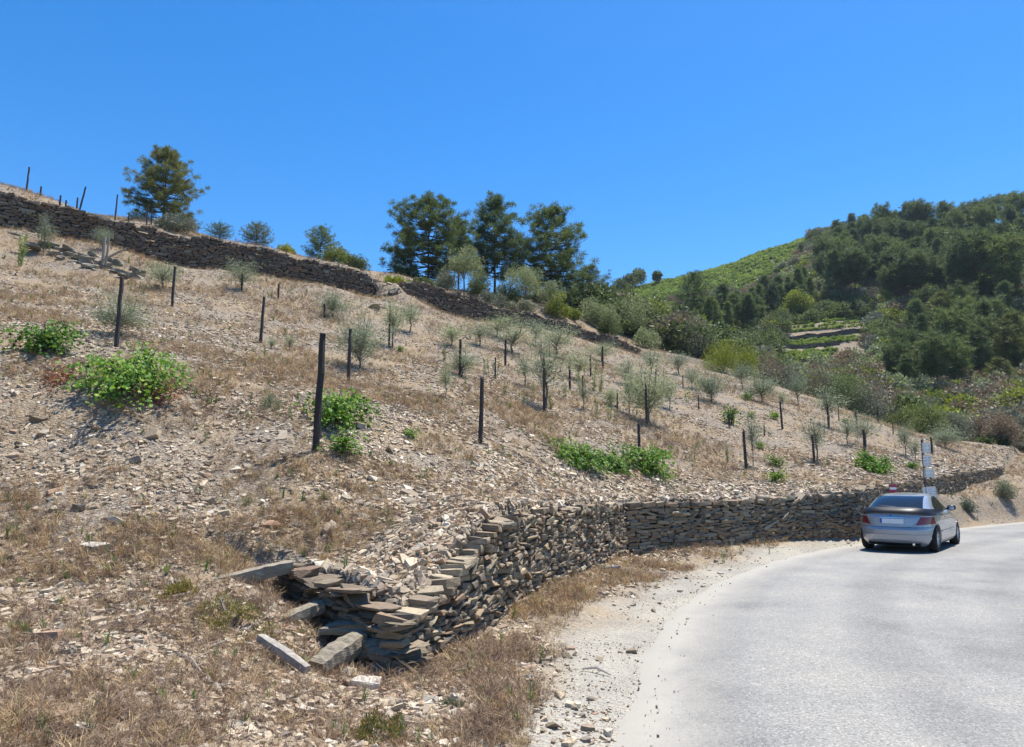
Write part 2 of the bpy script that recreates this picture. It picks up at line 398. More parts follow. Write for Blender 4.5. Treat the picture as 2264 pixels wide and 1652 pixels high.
def mat_leaf(name, cols, kind='island', trans=.3, rough=.5, sat=1):
    m, N, Lk, B = mat(name); rnd = random_src(N, kind)
    r = ramp(N, [(i / (len(cols) - 1), c) for i, c in enumerate(cols)]); Lk.new(rnd, r.inputs[0])
    oi = N.new('ShaderNodeObjectInfo'); vr = ramp(N, [(0, (.70, .74, .74)), (.5, (.98, .98, 1)), (1, (1.25, 1.2, 1.0))]); Lk.new(oi.outputs['Random'], vr.inputs[0])
    col_ = mix(N, Lk, 1.0, r.outputs[0], vr.outputs[0], 'MULTIPLY') if kind == 'island' else r.outputs[0]
    Lk.new(col_, B.inputs['Base Color']); B.inputs['Roughness'].default_value = rough; B.inputs['Specular IOR Level'].default_value = .3
    if trans:
        tr = N.new('ShaderNodeBsdfTranslucent'); Lk.new(col_, tr.inputs[0])
        mx = N.new('ShaderNodeMixShader'); mx.inputs[0].default_value = trans
        out = N['Material Output']; Lk.new(B.outputs[0], mx.inputs[1]); Lk.new(tr.outputs[0], mx.inputs[2]); Lk.new(mx.outputs[0], out.inputs[0])
    return m
# ================================================================== THE GROUND
def mat_ground():
    m, N, Lk, B = mat('hillside_soil'); geo = N.new('ShaderNodeNewGeometry'); P = geo.outputs['Position']
    sh = N.new('ShaderNodeAttribute'); sh.attribute_name = 'shoulder'
    gr = N.new('ShaderNodeAttribute'); gr.attribute_name = 'green'
    # shards painted only as colour and fine relief below the real ones
    v1 = N.new('ShaderNodeTexVoronoi'); v1.inputs['Scale'].default_value = 16; v1.inputs['Randomness'].default_value = 1
    mp = N.new('ShaderNodeMapping'); mp.inputs['Scale'].default_value = (1, 1.5, 1.8); mp.inputs['Rotation'].default_value = (.3, .2, .5); Lk.new(P, mp.inputs[0]); Lk.new(mp.outputs[0], v1.inputs['Vector'])
    v2 = N.new('ShaderNodeTexVoronoi'); v2.inputs['Scale'].default_value = 45; Lk.new(mp.outputs[0], v2.inputs['Vector'])
    sep = N.new('ShaderNodeSeparateColor'); Lk.new(v1.outputs['Color'], sep.inputs[0]); sep2 = N.new('ShaderNodeSeparateColor'); Lk.new(v2.outputs['Color'], sep2.inputs[0])
    r1 = ramp(N, [(0, (.10, .082, .064)), (.35, (.21, .172, .13)), (.7, (.32, .265, .205)), (1, (.48, .42, .33))]); Lk.new(sep.outputs[0], r1.inputs[0])
    r2 = ramp(N, [(0, (.09, .072, .057)), (.5, (.235, .19, .145)), (1, (.42, .36, .28))]); Lk.new(sep2.outputs[0], r2.inputs[0])
    c = mix(N, Lk, .5, r1.outputs[0], r2.outputs[0])
    t = noise(N, Lk, .55, 5, .6, P); g = ramp(N, [(.42, (0, 0, 0)), (.62, (1, 1, 1))]); Lk.new(t.outputs[0], g.inputs[0])
    c = mix(N, Lk, math_(N, Lk, 'MULTIPLY', g.outputs[0], .5), c, (.36, .25, .13))      # straw litter
    t3 = noise(N, Lk, 1.3, 4, .6, P); g3 = ramp(N, [(.55, (0, 0, 0)), (.7, (1, 1, 1))]); Lk.new(t3.outputs[0], g3.inputs[0])
    c = mix(N, Lk, math_(N, Lk, 'MULTIPLY', g3.outputs[0], .45), c, (.21, .17, .155))   # purple grey slate dust
    # gravel shoulder
    t4 = noise(N, Lk, 60, 3, .7, P); g4 = ramp(N, [(.3, (.26, .24, .20)), (.7, (.48, .445, .38))]); Lk.new(t4.outputs[0], g4.inputs[0])
    t6 = noise(N, Lk, 1.1, 5, .65, P); g6 = ramp(N, [(.35, (.82, .82, .83)), (.65, (1.08, 1.07, 1.03))]); Lk.new(t6.outputs[0], g6.inputs[0])
    gcol = mix(N, Lk, 1.0, g4.outputs[0], g6.outputs[0], 'MULTIPLY')
    c = mix(N, Lk, sh.outputs['Fac'], c, gcol)
    t5 = noise(N, Lk, .25, 5, .6, P); g5 = ramp(N, [(.3, (.05, .06, .025)), (.7, (.13, .12, .06))]); Lk.new(t5.outputs[0], g5.inputs[0])
    c = mix(N, Lk, gr.outputs['Fac'], c, g5.outputs[0])
    Lk.new(c, B.inputs['Base Color']); B.inputs['Roughness'].default_value = .95; B.inputs['Specular IOR Level'].default_value = .15
    h = math_(N, Lk, 'ADD', math_(N, Lk, 'MULTIPLY', v1.outputs['Distance'], 1.2), math_(N, Lk, 'MULTIPLY', v2.outputs['Distance'], .5))
    h = math_(N, Lk, 'ADD', h, math_(N, Lk, 'MULTIPLY', sep.outputs[1], .8))
    b = bump(N, Lk, B, h, .8, .03)
    return m
az = np.r_[np.arange(-180, -42, 4.), np.arange(-42, 42.01, .16), np.arange(42.5, 60, .5), np.arange(64, 180, 4.)]
rr = np.r_[.35, .7, 1.2, 1.8, np.exp(np.arange(math.log(2.4), math.log(32), .0105)), np.arange(32.2, 66, .28), np.exp(np.arange(math.log(66.4), math.log(900), .018)), 1300, 2200, 4000]
AZ, RR = np.meshgrid(np.radians(az), rr)
GX, GY = RR * np.sin(AZ), RR * np.cos(AZ)
GZ, SD1, SD2, U1, U2, DL, ONR = Hfull(GX, GY)
GZ = np.where(RR > 1000, -60, GZ)
na, nr = len(az), len(rr)
idx = np.arange(nr * na).reshape(nr, na)
F = np.stack([idx[:-1, :], idx[:-1, :], idx[1:, :], idx[1:, :]], -1)
F[..., 0] = idx[:-1]; F[..., 1] = idx[1:]; F[..., 2] = np.roll(idx[1:], -1, 1); F[..., 3] = np.roll(idx[:-1], -1, 1)
# vertex order so that normals look up
F = F.reshape(-1, 4)[:, ::-1]
V = np.c_[GX.ravel(), GY.ravel(), GZ.ravel()]
V = np.vstack([V, [0, 0, -.02]]); ctr = len(V) - 1
fan = np.array([[j, (j + 1) % na, ctr] for j in range(na)])[:, ::-1]
M_GROUND = mat_ground()
me = npmesh('hillside', V, [fan, F], [M_GROUND], smooth=True)
def shoulder_mask(x, y, dl, sd1, onr):
    edge = dl + fbm(x, y, .9, 31, 4) * .7 + 2 * sstep(20, 25, y)
    return np.clip((1 - sstep(.5, 1.5, edge)) * (sd1 < .1) + onr, 0, 1)
def green_mask(x, y):
    r = np.hypot(x, y); a = np.degrees(np.arctan2(x, y))
    return sstep(62, 72, r) * .85
# terraces on the far hill stay dry
far_patch = [at(1675, 845, 112)[:2], at(1780, 845, 112)[:2], at(1850, 795, 122)[:2], at(1925, 755, 132)[:2], at(1925, 700, 160)[:2], at(1735, 725, 152)[:2]]
vine_hill = [at(1335, 665, 262)[:2], at(1420, 700, 215)[:2], at(1560, 672, 222)[:2], at(1690, 640, 228)[:2], at(1785, 598, 255)[:2], at(1830, 560, 315)[:2], at(1830, 540, 345)[:2], at(1330, 640, 310)[:2]]
SHM = shoulder_mask(GX, GY, DL, SD1, ONR)
GRM = green_mask(GX, GY) * (1 - .9 * inside([tuple(p) for p in far_patch], GX, GY)) * (1 - .35 * inside([tuple(p) for p in vine_hill], GX, GY))
for nm, arr in (('shoulder', SHM), ('green', GRM)):
    at_ = me.attributes.new(nm, 'FLOAT', 'POINT'); at_.data.foreach_set('value', np.r_[arr.ravel(), 1 if nm == 'shoulder' else 0].astype(np.float32))
hill = tag(obj('hillside', me), kind='structure')

# ------------------------------------------------------------------ road
def mat_road():
    m, N, Lk, B = mat('worn_asphalt'); geo = N.new('ShaderNodeNewGeometry'); P = geo.outputs['Position']
    ed = N.new('ShaderNodeAttribute'); ed.attribute_name = 'edge'
    v = N.new('ShaderNodeTexVoronoi'); v.inputs['Scale'].default_value = 75; Lk.new(P, v.inputs['Vector'])
    sep = N.new('ShaderNodeSeparateColor'); Lk.new(v.outputs['Color'], sep.inputs[0])
    r = ramp(N, [(0, (.13, .125, .115)), (.25, (.19, .184, .168)), (.6, (.226, .218, .20)), (.9, (.268, .258, .236)), (1, (.37, .355, .325))]); Lk.new(sep.outputs[0], r.inputs[0])
    t = noise(N, Lk, .45, 7, .68, P); g = ramp(N, [(.32, (.66, .665, .68)), (.5, (.95, .95, .95)), (.68, (1.16, 1.14, 1.09))]); Lk.new(t.outputs[0], g.inputs[0])
    c = mix(N, Lk, 1.0, r.outputs[0], g.outputs[0], 'MULTIPLY')
    # wheel tracks: a little smoother and greyer along the lane
    wv = N.new('ShaderNodeAttribute'); wv.attribute_name = 'across'
    s = math_(N, Lk, 'SINE', math_(N, Lk, 'MULTIPLY', wv.outputs['Fac'], 3.4)); g2 = ramp(N, [(0, (1.05, 1.05, 1.04)), (1, (.80, .805, .82))]); Lk.new(math_(N, Lk, 'MULTIPLY', s, 1.0, True), g2.inputs[0])
    c = mix(N, Lk, .8, c, g2.outputs[0], 'MULTIPLY')
    t2 = noise(N, Lk, 1.7, 5, .7, P)
    e = math_(N, Lk, 'ADD', ed.outputs['Fac'], math_(N, Lk, 'MULTIPLY', math_(N, Lk, 'SUBTRACT', t2.outputs[0], .5), .8))
    ge = ramp(N, [(.0, (1, 1, 1)), (.3, (.55, .55, .55)), (.8, (0, 0, 0))]); Lk.new(e, ge.inputs[0])
    c = mix(N, Lk, math_(N, Lk, 'MULTIPLY', ge.outputs[0], .9), c, (.33, .305, .255))   # dust blown on from the shoulder
    Lk.new(c, B.inputs['Base Color']); B.inputs['Roughness'].default_value = .72; B.inputs['Specular IOR Level'].default_value = .4
    bump(N, Lk, B, v.outputs['Distance'], .22, .005)
    return m
cr = [-.22, -.05, .12, .35, .7, 1.2, 1.8, 2.5, 3.5, 4.5, 5.5, 6.3, 7.0]
Vr = []; ev = []; ac = []
left_n = np.array([fbm(np.array([l]), np.array([3.3]), 1.3, 77, 4)[0] for l in _ls]) * .16
for i, (p, t) in enumerate(zip(_pts, _t)):
    nrm = np.array([t[1], -t[0]])
    for c_ in cr:
        q = p + nrm * (c_ + (left_n[i] if c_ < .2 else 0))
        z = .012 + .05 * math.sin(math.pi * min(1, max(0, c_ / 7))) * .8
        if c_ <= -.2: z = -.03
        Vr.append((q[0], q[1], z)); ev.append(max(0, c_)); ac.append(c_)
k = len(cr); Fr = [[i * k + j, i * k + j + 1, (i + 1) * k + j + 1, (i + 1) * k + j] for i in range(len(_pts) - 1) for j in range(k - 1)]
mr = npmesh('road', Vr, np.array(Fr), [mat_road()], smooth=True)
for nm, arr in (('edge', ev), ('across', ac)):
    a_ = mr.attributes.new(nm, 'FLOAT', 'POINT'); a_.data.foreach_set('value', np.array(arr, np.float32))
tag(obj('road', mr), kind='structure')

# ------------------------------------------------------------------ stone shapes
def hull_mesh(pts):
    bm = bmesh.new()
    for p in pts: bm.verts.new(p)
    r = bmesh.ops.convex_hull(bm, input=bm.verts)
    bmesh.ops.delete(bm, geom=[g for g in r['geom_interior'] if isinstance(g, bmesh.types.BMVert)], context='VERTS')
    bmesh.ops.triangulate(bm, faces=bm.faces)
    bm.verts.index_update()
    V = np.array([v.co[:] for v in bm.verts]); F = np.array([[v.index for v in f.verts] for f in bm.faces]); bm.free()
    return V, F
def wall_stone(seed, nn=15):
    q = np.random.default_rng(seed); P = []
    for _ in range(nn):
        p = q.uniform(-.5, .5, 3); a = q.integers(0, 3); p[a] = .5 * np.sign(p[a])
        P.append(p)
    c = np.array([[i, j, k] for i in (-1, 1) for j in (-1, 1) for k in (-1, 1)]) * .5 * q.uniform(.72, 1.0, (8, 3))
    V, F = hull_mesh(np.vstack([P[:6], c])); V *= 1 / (V.max(0) - V.min(0)); V -= (V.max(0) + V.min(0)) / 2
    return V, F
def shard(seed):
    q = np.random.default_rng(seed); nn = q.integers(5, 8); a = np.sort(q.uniform(0, 2 * math.pi, nn)) ; r = q.uniform(.6, 1, nn)
    x = np.cos(a) * r * .5; y = np.sin(a) * r * .5 * q.uniform(.45, .9)
    P = np.vstack([np.c_[x, y, np.full(nn, -.5)], np.c_[x * q.uniform(.75, 1, nn), y * q.uniform(.75, 1, nn), np.full(nn, .5) * q.uniform(.4, 1, nn)]])
    return hull_mesh(P)
def rough_stone(seed):
    # weathered slab: rounded box with split layers and chipped corners
    q = np.random.default_rng(seed); bm = bmesh.new(); bmesh.ops.create_cube(bm, size=1.0)
    bmesh.ops.subdivide_edges(bm, edges=bm.edges[:], cuts=4, use_grid_fill=True); bmesh.ops.triangulate(bm, faces=bm.faces[:]); bm.verts.index_update()
    V = np.array([v.co[:] for v in bm.verts]); F = np.array([[v.index for v in f.verts] for f in bm.faces]); bm.free()
    n_ = V / (np.linalg.norm(V, axis=1)[:, None] + 1e-9); V = V * .78 + n_ * .14 * np.array([1, 1, .8])
    lay_ = np.round(V[:, 2] * 3.5 + .3 * vnoise(V[:, 0] * 3, V[:, 1] * 3, seed)); f = (vnoise(V[:, 0] * 2.2 + lay_ * 7, V[:, 1] * 2.2 + lay_ * 3, seed) - .5) * .26
    V[:, 0] *= 1 + f; V[:, 1] *= 1 + f; V[:, 0] += .12 * V[:, 1] * q.normal(); V[:, 2] += .10 * (vnoise(V[:, 0] * 2, V[:, 1] * 2 + 9, seed) - .5) + q.normal(0, .1) * V[:, 0]
    for _ in range(3):
        d = q.normal(0, 1, 3) * [1, 1, .7]; d /= np.linalg.norm(d); lim = q.uniform(.40, .50); o_ = V @ d; V -= np.maximum(0, o_ - lim)[:, None] * d
    V /= (V.max(0) - V.min(0)); V -= (V.max(0) + V.min(0)) / 2
    return V, F
STONES = [wall_stone(100 + i) for i in range(16)]
SHARDS = [shard(300 + i) for i in range(14)]
C_NEAR = [(.15, .12, .085), (.33, .27, .18), (.25, .165, .10), (.40, .33, .22), (.20, .16, .12), (.30, .19, .115), (.46, .38, .255), (.18, .145, .11), (.36, .26, .16), (.24, .195, .14)]
C_RET_SHADE = [(.11, .082, .052), (.19, .15, .10), (.14, .105, .068), (.24, .19, .13), (.17, .11, .07)]  # wall return: same schist, darkened so its shade is in the colour
C_UP = [(.085, .065, .05), (.17, .135, .10), (.11, .085, .065), (.26, .21, .155), (.10, .085, .07), (.25, .155, .095), (.14, .11, .085), (.30, .26, .20)]
C_SH = [(.15, .115, .08), (.34, .26, .17), (.46, .37, .25), (.25, .185, .125), (.55, .46, .33), (.34, .225, .15), (.30, .23, .16), (.42, .34, .24), (.20, .165, .13), (.68, .60, .47), (.28, .215, .15)]
C_NEAR = [tuple(c * .86 for c in t) for t in C_NEAR] + [(.10, .085, .065)]; C_UP = [tuple(c * .82 for c in t) for t in C_UP]
MS_NEAR_O = mat_stone('schist_near', 'object', C_NEAR, 14); MS_NEAR_I = mat_stone('schist_near_joined', 'island', C_NEAR, 14)
MS_UP_O = mat_stone('schist_upper', 'object', C_UP, 8, .3); MS_UP_I = mat_stone('schist_upper_joined', 'island', C_UP, 8, .3)
MS_SH = mat_stone('schist_shard', 'object', C_SH, 24, .15, .5)
def proto_meshes(prefix, src, m):
    return [npmesh(prefix, V, F, [m]) for V, F in src]
MS_RET_O = mat_stone('schist_return_shade_tone', 'object', C_RET_SHADE, 14, .2); ROUGH = [rough_stone(700 + i) for i in range(10)]; MS_RET_I = mat_stone('schist_return_shade_tone_joined', 'island', C_RET_SHADE, 14, .2)
PR_ = proto_meshes('stone', ROUGH, MS_RET_O); PNR = proto_meshes('stone', ROUGH, MS_NEAR_O); PN = proto_meshes('stone', STONES, MS_NEAR_O); PU = proto_meshes('stone', STONES, MS_UP_O); PS = proto_meshes('stone', SHARDS, MS_SH)

def dry_wall(line, l0, l1, fbase, ftop, name, label, meshes, mat_i, course=(.05, .12), length=(.14, .42), depth=.34, tilt=.06, face=0.0, batter=.06, nparts=300):
    """courses of split stones; returns the wall thing. face side = right of the line"""
    q = np.random.default_rng(int(l1 * 100) % 9973)
    items = []
    zmin = min(fbase(l) for l in np.linspace(l0, l1, 40)) - .15; zmax = max(ftop(l) for l in np.linspace(l0, l1, 40))
    z = zmin
    while z < zmax:
        ch = q.uniform(*course); l = l0 + q.uniform(-.1, .05)
        while l < l1:
            ln = q.uniform(*length) * (1.5 if q.random() < .08 else 1)
            hh = ch * q.uniform(.85, 1.12)
            lm = l + ln / 2; lm_ = min(max(lm, l0), l1)
            zz = z + ch / 2 + .05 * math.sin(lm * 1.7 + z * 3) * course[1] * 4
            tz, bz = ftop(lm_), fbase(lm_)
            if bz - .12 < zz < tz - ch * .3 and l1 - l > .04:
                top = zz > tz - ch * 1.6
                items.append((lm, zz, ln * .96, hh * (1.35 if top else .97), top))
            l += ln + q.uniform(0, .015)
        z += ch * .93
    mid = line.at((l0 + l1) / 2)
    W = empty(name, (mid[0], mid[1], fbase((l0 + l1) / 2))); tag(W, label, 'stone wall', kind='thing')
    W0 = np.array(W.location)
    rec = []
    for lm, zz, ln, hh, top in items:
        lm_ = min(max(lm, l0 + .01), l1 - .01)
        p = line.at(lm_); e = .05; t = line.at(min(lm_ + e, l1)) - line.at(max(lm_ - e, l0)); t /= np.hypot(*t)
        nrm = np.array([t[1], -t[0]])            # outwards (right of the line)
        dd = depth * q.uniform(.8, 1.15)
        out = q.normal(0, .017) - batter * (zz - fbase(lm_)) - dd / 2 + face + (.03 if top else 0) + (.035 if q.random() < .12 else 0)
        c = np.array([p[0] + nrm[0] * out, p[1] + nrm[1] * out, zz])
        ang = math.atan2(t[1], t[0]) + q.normal(0, .09)
        rx, ry = q.normal(0, .08), q.normal(0, tilt)
        if q.random() < .1: ry += q.normal(0, .35)
        E = Euler((rx, ry, ang), 'XYZ')
        d = math.hypot(c[0], c[1]); size = ln * hh / (d * d)
        rec.append((size, c, E, (ln * 1.03, dd, hh * 1.1), q.integers(0, len(STONES))))
    rec.sort(key=lambda r: -r[0])
    for s_, c, E, sc, k in rec[:nparts]:
        o = obj('stone', meshes[k % len(meshes)], W); o.location = c - W0; o.rotation_euler = E; o.scale = sc
    if len(rec) > nparts:
        mb = MB()
        for s_, c, E, sc, k in rec[nparts:]:
            V, F = STONES[k]; Mx = np.array(E.to_matrix()); mb.add((V * np.array(sc)) @ Mx.T + (c - W0), F)
        o = obj('stones', mb.mesh('stones', [mat_i]), W); o['kind'] = 'stuff'
    return W
lt = lambda l: float(lowtop(l)); lb = lambda l: float(lowbase(l))
dry_wall(low_line, LL[1] + .02, LL[2], lb, lt, 'roadside_wall', 'sunlit dry stone wall on the near bend, its broken end beside the stone steps', PN + PNR, MS_NEAR_I, (.025, .075), (.08, .34), .34, .10)
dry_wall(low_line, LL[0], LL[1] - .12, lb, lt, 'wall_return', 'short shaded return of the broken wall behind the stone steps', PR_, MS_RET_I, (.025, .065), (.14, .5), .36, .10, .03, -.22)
dry_wall(low_line, LL[2] + .05, LL[-1], lb, lt, 'roadside_wall', 'long dry stone retaining wall of thin courses running behind the silver car', PN, MS_NEAR_I, (.035, .085), (.13, .42), .30, .09)
fA = lambda l: float(np.interp(l, lineA.L, baseA)); tA = lambda l: float(np.interp(l, lineA.L, topA)) + .14 + .08 * math.sin(l * 1.9) + .05 * math.sin(l * 5.1)
fB = lambda l: float(np.interp(l, lineB.L, baseB)); tB = lambda l: float(np.interp(l, lineB.L, topB)) + .12 + .12 * math.sin(l * 1.3) + .07 * math.sin(l * 4.3)
dry_wall(lineA, 0, lineA.L[-1], fA, tA, 'terrace_wall', 'dark dry stone terrace wall high on the slope below the lone pine', PU, MS_UP_I, (.06, .15), (.16, .55), .5, .10, .12)
dry_wall(lineB, 0, lineB.L[-1], fB, tB, 'terrace_wall', 'dark crumbling terrace wall below the group of three tall pines', PU, MS_UP_I, (.06, .15), (.16, .55), .5, .12, .12)
# big blocks at the broken corner
def block(px, py, zc, dims, rz, ry, label=None, m=MS_NEAR_O, seed=1, d=None, cat=None, name='stone', parent=None, rx=0):
    V, F = wall_stone(seed, 20); me = npmesh(name, V, F, [m]); p = at(px, py, d)
    o = obj(name, me); o.location = p; o.rotation_euler = (rx, ry, rz); o.scale = dims
    return o
# ================================================================== SCATTERED COVER (shards, dry grass): geometry nodes, one object each
def make_protos(cname, meshes):
    c = bpy.data.collections.new(cname)
    for i, me in enumerate(meshes):
        o = bpy.data.objects.new('%s_%02d' % (cname, i), me); c.objects.link(o)
    return c
def scatter(name, P, rot, scl, idx, coll, parent=None, label=None):
    me = bpy.data.meshes.new(name); me.vertices.add(len(P)); me.vertices.foreach_set('co', np.asarray(P, np.float32).ravel())
    for nm, ty, arr, key in (('rot', 'FLOAT_VECTOR', rot, 'vector'), ('scl', 'FLOAT_VECTOR', scl, 'vector'), ('idx', 'INT', idx, 'value')):
        a = me.attributes.new(nm, ty, 'POINT'); a.data.foreach_set(key, np.asarray(arr, np.int32 if ty == 'INT' else np.float32).ravel())
    g = bpy.data.node_groups.new(name, 'GeometryNodeTree')
    g.interface.new_socket('Geometry', in_out='INPUT', socket_type='NodeSocketGeometry'); g.interface.new_socket('Geometry', in_out='OUTPUT', socket_type='NodeSocketGeometry')
    N, Lk = g.nodes, g.links; gi = N.new('NodeGroupInput'); go = N.new('NodeGroupOutput'); ip = N.new('GeometryNodeInstanceOnPoints')
    ci = N.new('GeometryNodeCollectionInfo'); ci.inputs['Collection'].default_value = coll; ci.inputs['Separate Children'].default_value = True; ci.inputs['Reset Children'].default_value = True
    def na_(nm, ty):
        x = N.new('GeometryNodeInputNamedAttribute'); x.data_type = ty; x.inputs['Name'].default_value = nm; return x.outputs['Attribute']
    er = N.new('FunctionNodeEulerToRotation'); Lk.new(na_('rot', 'FLOAT_VECTOR'), er.inputs[0])
    Lk.new(gi.outputs[0], ip.inputs['Points']); Lk.new(ci.outputs[0], ip.inputs['Instance']); ip.inputs['Pick Instance'].default_value = True
    Lk.new(na_('idx', 'INT'), ip.inputs['Instance Index']); Lk.new(er.outputs[0], ip.inputs['Rotation']); Lk.new(na_('scl', 'FLOAT_VECTOR'), ip.inputs['Scale'])
    Lk.new(ip.outputs[0], go.inputs[0])
    o = obj(name, me, parent); md = o.modifiers.new('scatter', 'NODES'); md.node_group = g
    tag(o, label, None, None, 'stuff'); return o
def normals(x, y, e=.08):
    dx = (H(x + e, y) - H(x - e, y)) / (2 * e); dy = (H(x, y + e) - H(x, y - e)) / (2 * e)
    nn = np.c_[-dx, -dy, np.ones(len(dx))]; return nn / np.linalg.norm(nn, axis=1)[:, None]
def lay(nrm, spin, tilt):
    """rotations that lay a flat stone on the slope, turned by spin and tipped a little"""
    n_ = nrm + tilt; n_ /= np.linalg.norm(n_, axis=1)[:, None]
    u = np.c_[np.cos(spin), np.sin(spin), np.zeros(len(spin))]; u -= n_ * np.sum(u * n_, 1)[:, None]; u /= np.linalg.norm(u, axis=1)[:, None]
    v = np.cross(n_, u); return eul(np.stack([u, v, n_], -1))
def polar_samples(nn, r0, r1, a0=-40, a1=40, seed=1):
    q = np.random.default_rng(seed); a = np.radians(q.uniform(a0, a1, nn)); r = np.exp(q.uniform(math.log(r0), math.log(r1), nn))
    return r * np.sin(a), r * np.cos(a), r, q
def near_hill(x, y):
    return np.hypot(x, y) < 66
def visible(x, y, z, margin=.4):
    """rough test: not far below the ground that hides it"""
    ok = np.ones(len(x), bool)
    for t in (.93, .86, .78, .7):
        g = H(x * t, y * t); zz = CAM_H + (z - CAM_H) * t; ok &= g < zz + margin
    return ok
# ---- shards of schist
x, y, r, q = polar_samples(520000, 3.4, 62, seed=11)
z, s1, s2, u1, u2, dl, onr = Hfull(x, y)
clump = fbm(x, y, 1.4, 51, 4); strawy = fbm(x, y, 3.1, 88, 3)
sh = shoulder_mask(x, y, dl, s1, onr)
keepm = (~onr) & (dl > .25) & (q.random(len(x)) < np.clip(.55 + clump * 1.3 - np.clip(strawy, 0, 1) * .8 + .5 * np.exp(-((s1 - .8) / 1.8) ** 2) * (s1 > 0) * (u1 > 0), .05, 1)) & ~((s1 > -.05) & (s1 < .25) & (u1 > -.2) & (u1 < LL[-1])) & (np.abs(s2) > .25) & (q.random(len(x)) < np.where(sh > .3, .12, 1)) & ~((s1 < 0) & (y > 9) & (dl < 1.8) & (q.random(len(x)) < .7))
x, y, z, r = x[keepm], y[keepm], z[keepm], r[keepm]; s1 = s1[keepm]; clump = clump[keepm]; u1 = u1[keepm]
v = visible(x, y, z); x, y, z, r, s1, clump, u1 = [a[v] for a in (x, y, z, r, s1, clump, u1)]
nr_ = normals(x, y); spin = q.uniform(0, 2 * math.pi, len(x))
bank = np.exp(-((s1 - .6) / 2.2) ** 2) * (s1 > 0) * (u1 > 0)
ln = (.026 + .11 * q.random(len(x)) ** 3.6 + .09 * bank * q.random(len(x)) ** 1.6) * (1 + .30 * np.sqrt(r / 10)) * np.where(r > 14, 1.2, 1.15)
steep = np.where(q.random(len(x)) < .25, 1.0, .35)
rot = lay(nr_, spin, q.normal(0, 1, (len(x), 3)) * steep[:, None] * .5)
scl = np.c_[ln, ln * q.uniform(.6, 1.1, len(x)), ln * q.uniform(.12, .34, len(x))]
cs = make_protos('shard_shape', PS)
scatter('stone_shards', np.c_[x, y, z + ln * q.uniform(-.06, .12, len(x))], rot, scl, q.integers(0, len(PS), len(x)), cs, label='loose shards of split schist')
SHARD_COUNT = len(x)
# the largest loose stones, one object each (pieces of the hillside)
x, y, r, q = polar_samples(3200, 4.0, 18, seed=5)
z, s1, s2, u1, u2, dl, onr = Hfull(x, y)
dn = np.clip(.25 + fbm(x, y, 1.6, 51, 3) + 1.2 * np.exp(-((s1 - .7) / 1.3) ** 2) * (s1 > 0) * (r < 16), 0.02, 1)
dn = np.where((s1 > .25) & (s1 < 2.4) & (u1 > .3) & (u1 < LL[1] + 5), 1.9, dn)
k = (~onr) & (dl > .9) & ~((s1 > -.1) & (s1 < .25) & (u1 > -.2)) & (q.random(len(x)) < dn * .5) & ~((s1 < 0) & (dl < 2.2))
x, y, z, r = [a[k][:270] for a in (x, y, z, r)]
nr_ = normals(x, y); ln = (.13 + .2 * q.random(len(x)) ** 2) * (1 + .03 * r)
E = lay(nr_, q.uniform(0, 6.28, len(x)), q.normal(0, .3, (len(x), 3)))
for i in range(len(x)):
    o = obj('stone', PS[i % len(PS)], hill); o.location = (x[i], y[i], z[i] + ln[i] * .06); o.rotation_euler = E[i]; o.scale = (ln[i], ln[i] * q.uniform(.55, 1), ln[i] * q.uniform(.16, .3))

# tumbled stones in the gap of the upper wall
gq = np.random.default_rng(6); gs = hits([(a_, b_) for a_, b_ in zip(gq.uniform(828, 890, 26), gq.uniform(622, 690, 26))])
for i, p_ in enumerate(gs):
    o = obj('stone', PNR[i % len(PNR)] if i % 3 == 0 else PS[i % len(PS)], hill); o.location = tuple(p_); o.rotation_euler = tuple(gq.normal(0, .4, 3)); k_ = gq.uniform(.25, .75); o.scale = (k_, k_ * .8, k_ * gq.uniform(.25, .5))
# ---- dry grass
def tuft(seed, nb, h, spread, wd, bend=.5, mats=None, fine=0):
    q = np.random.default_rng(seed); V = []; F = []
    for i in range(nb):
        a = q.uniform(0, 6.28); b0 = q.uniform(0, spread * .35); L = h * q.uniform(.5, 1); le = q.uniform(.1, 1) * spread * 1.6; w_ = wd * q.uniform(.45, .9)
        d = np.array([math.cos(a), math.sin(a), 0]); s = np.array([-d[1], d[0], 0]) * w_ / 2
        p0 = d * b0; p1 = p0 + d * le * .35 + np.array([0, 0, L * .6]); p2 = p0 + d * le * (.8 + bend) + np.array([0, 0, L * q.uniform(.75, 1)])
        n0 = len(V); V += [p0 - s, p0 + s, p1 + s * .8, p1 - s * .8, p2]; F += [[n0, n0+1, n0+2], [n0, n0+2, n0+3], [n0+3, n0+2, n0+4]]
    return npmesh('tuft', V, np.array(F), mats)
STRAW = [(.40, .26, .12), (.56, .41, .21), (.64, .51, .29), (.48, .29, .13), (.54, .37, .19)]
RUST = [(.19, .125, .08), (.33, .22, .14), (.27, .195, .14), (.40, .28, .18)]
M_STRAW = mat_leaf('straw', STRAW, 'object', .25, .7); M_RUST = mat_leaf('dead_weed', RUST, 'object', .15, .8)
M_WEED = mat_leaf('green_weed', [(.10, .17, .04), (.16, .22, .06), (.20, .24, .08)], 'object', .3, .6)
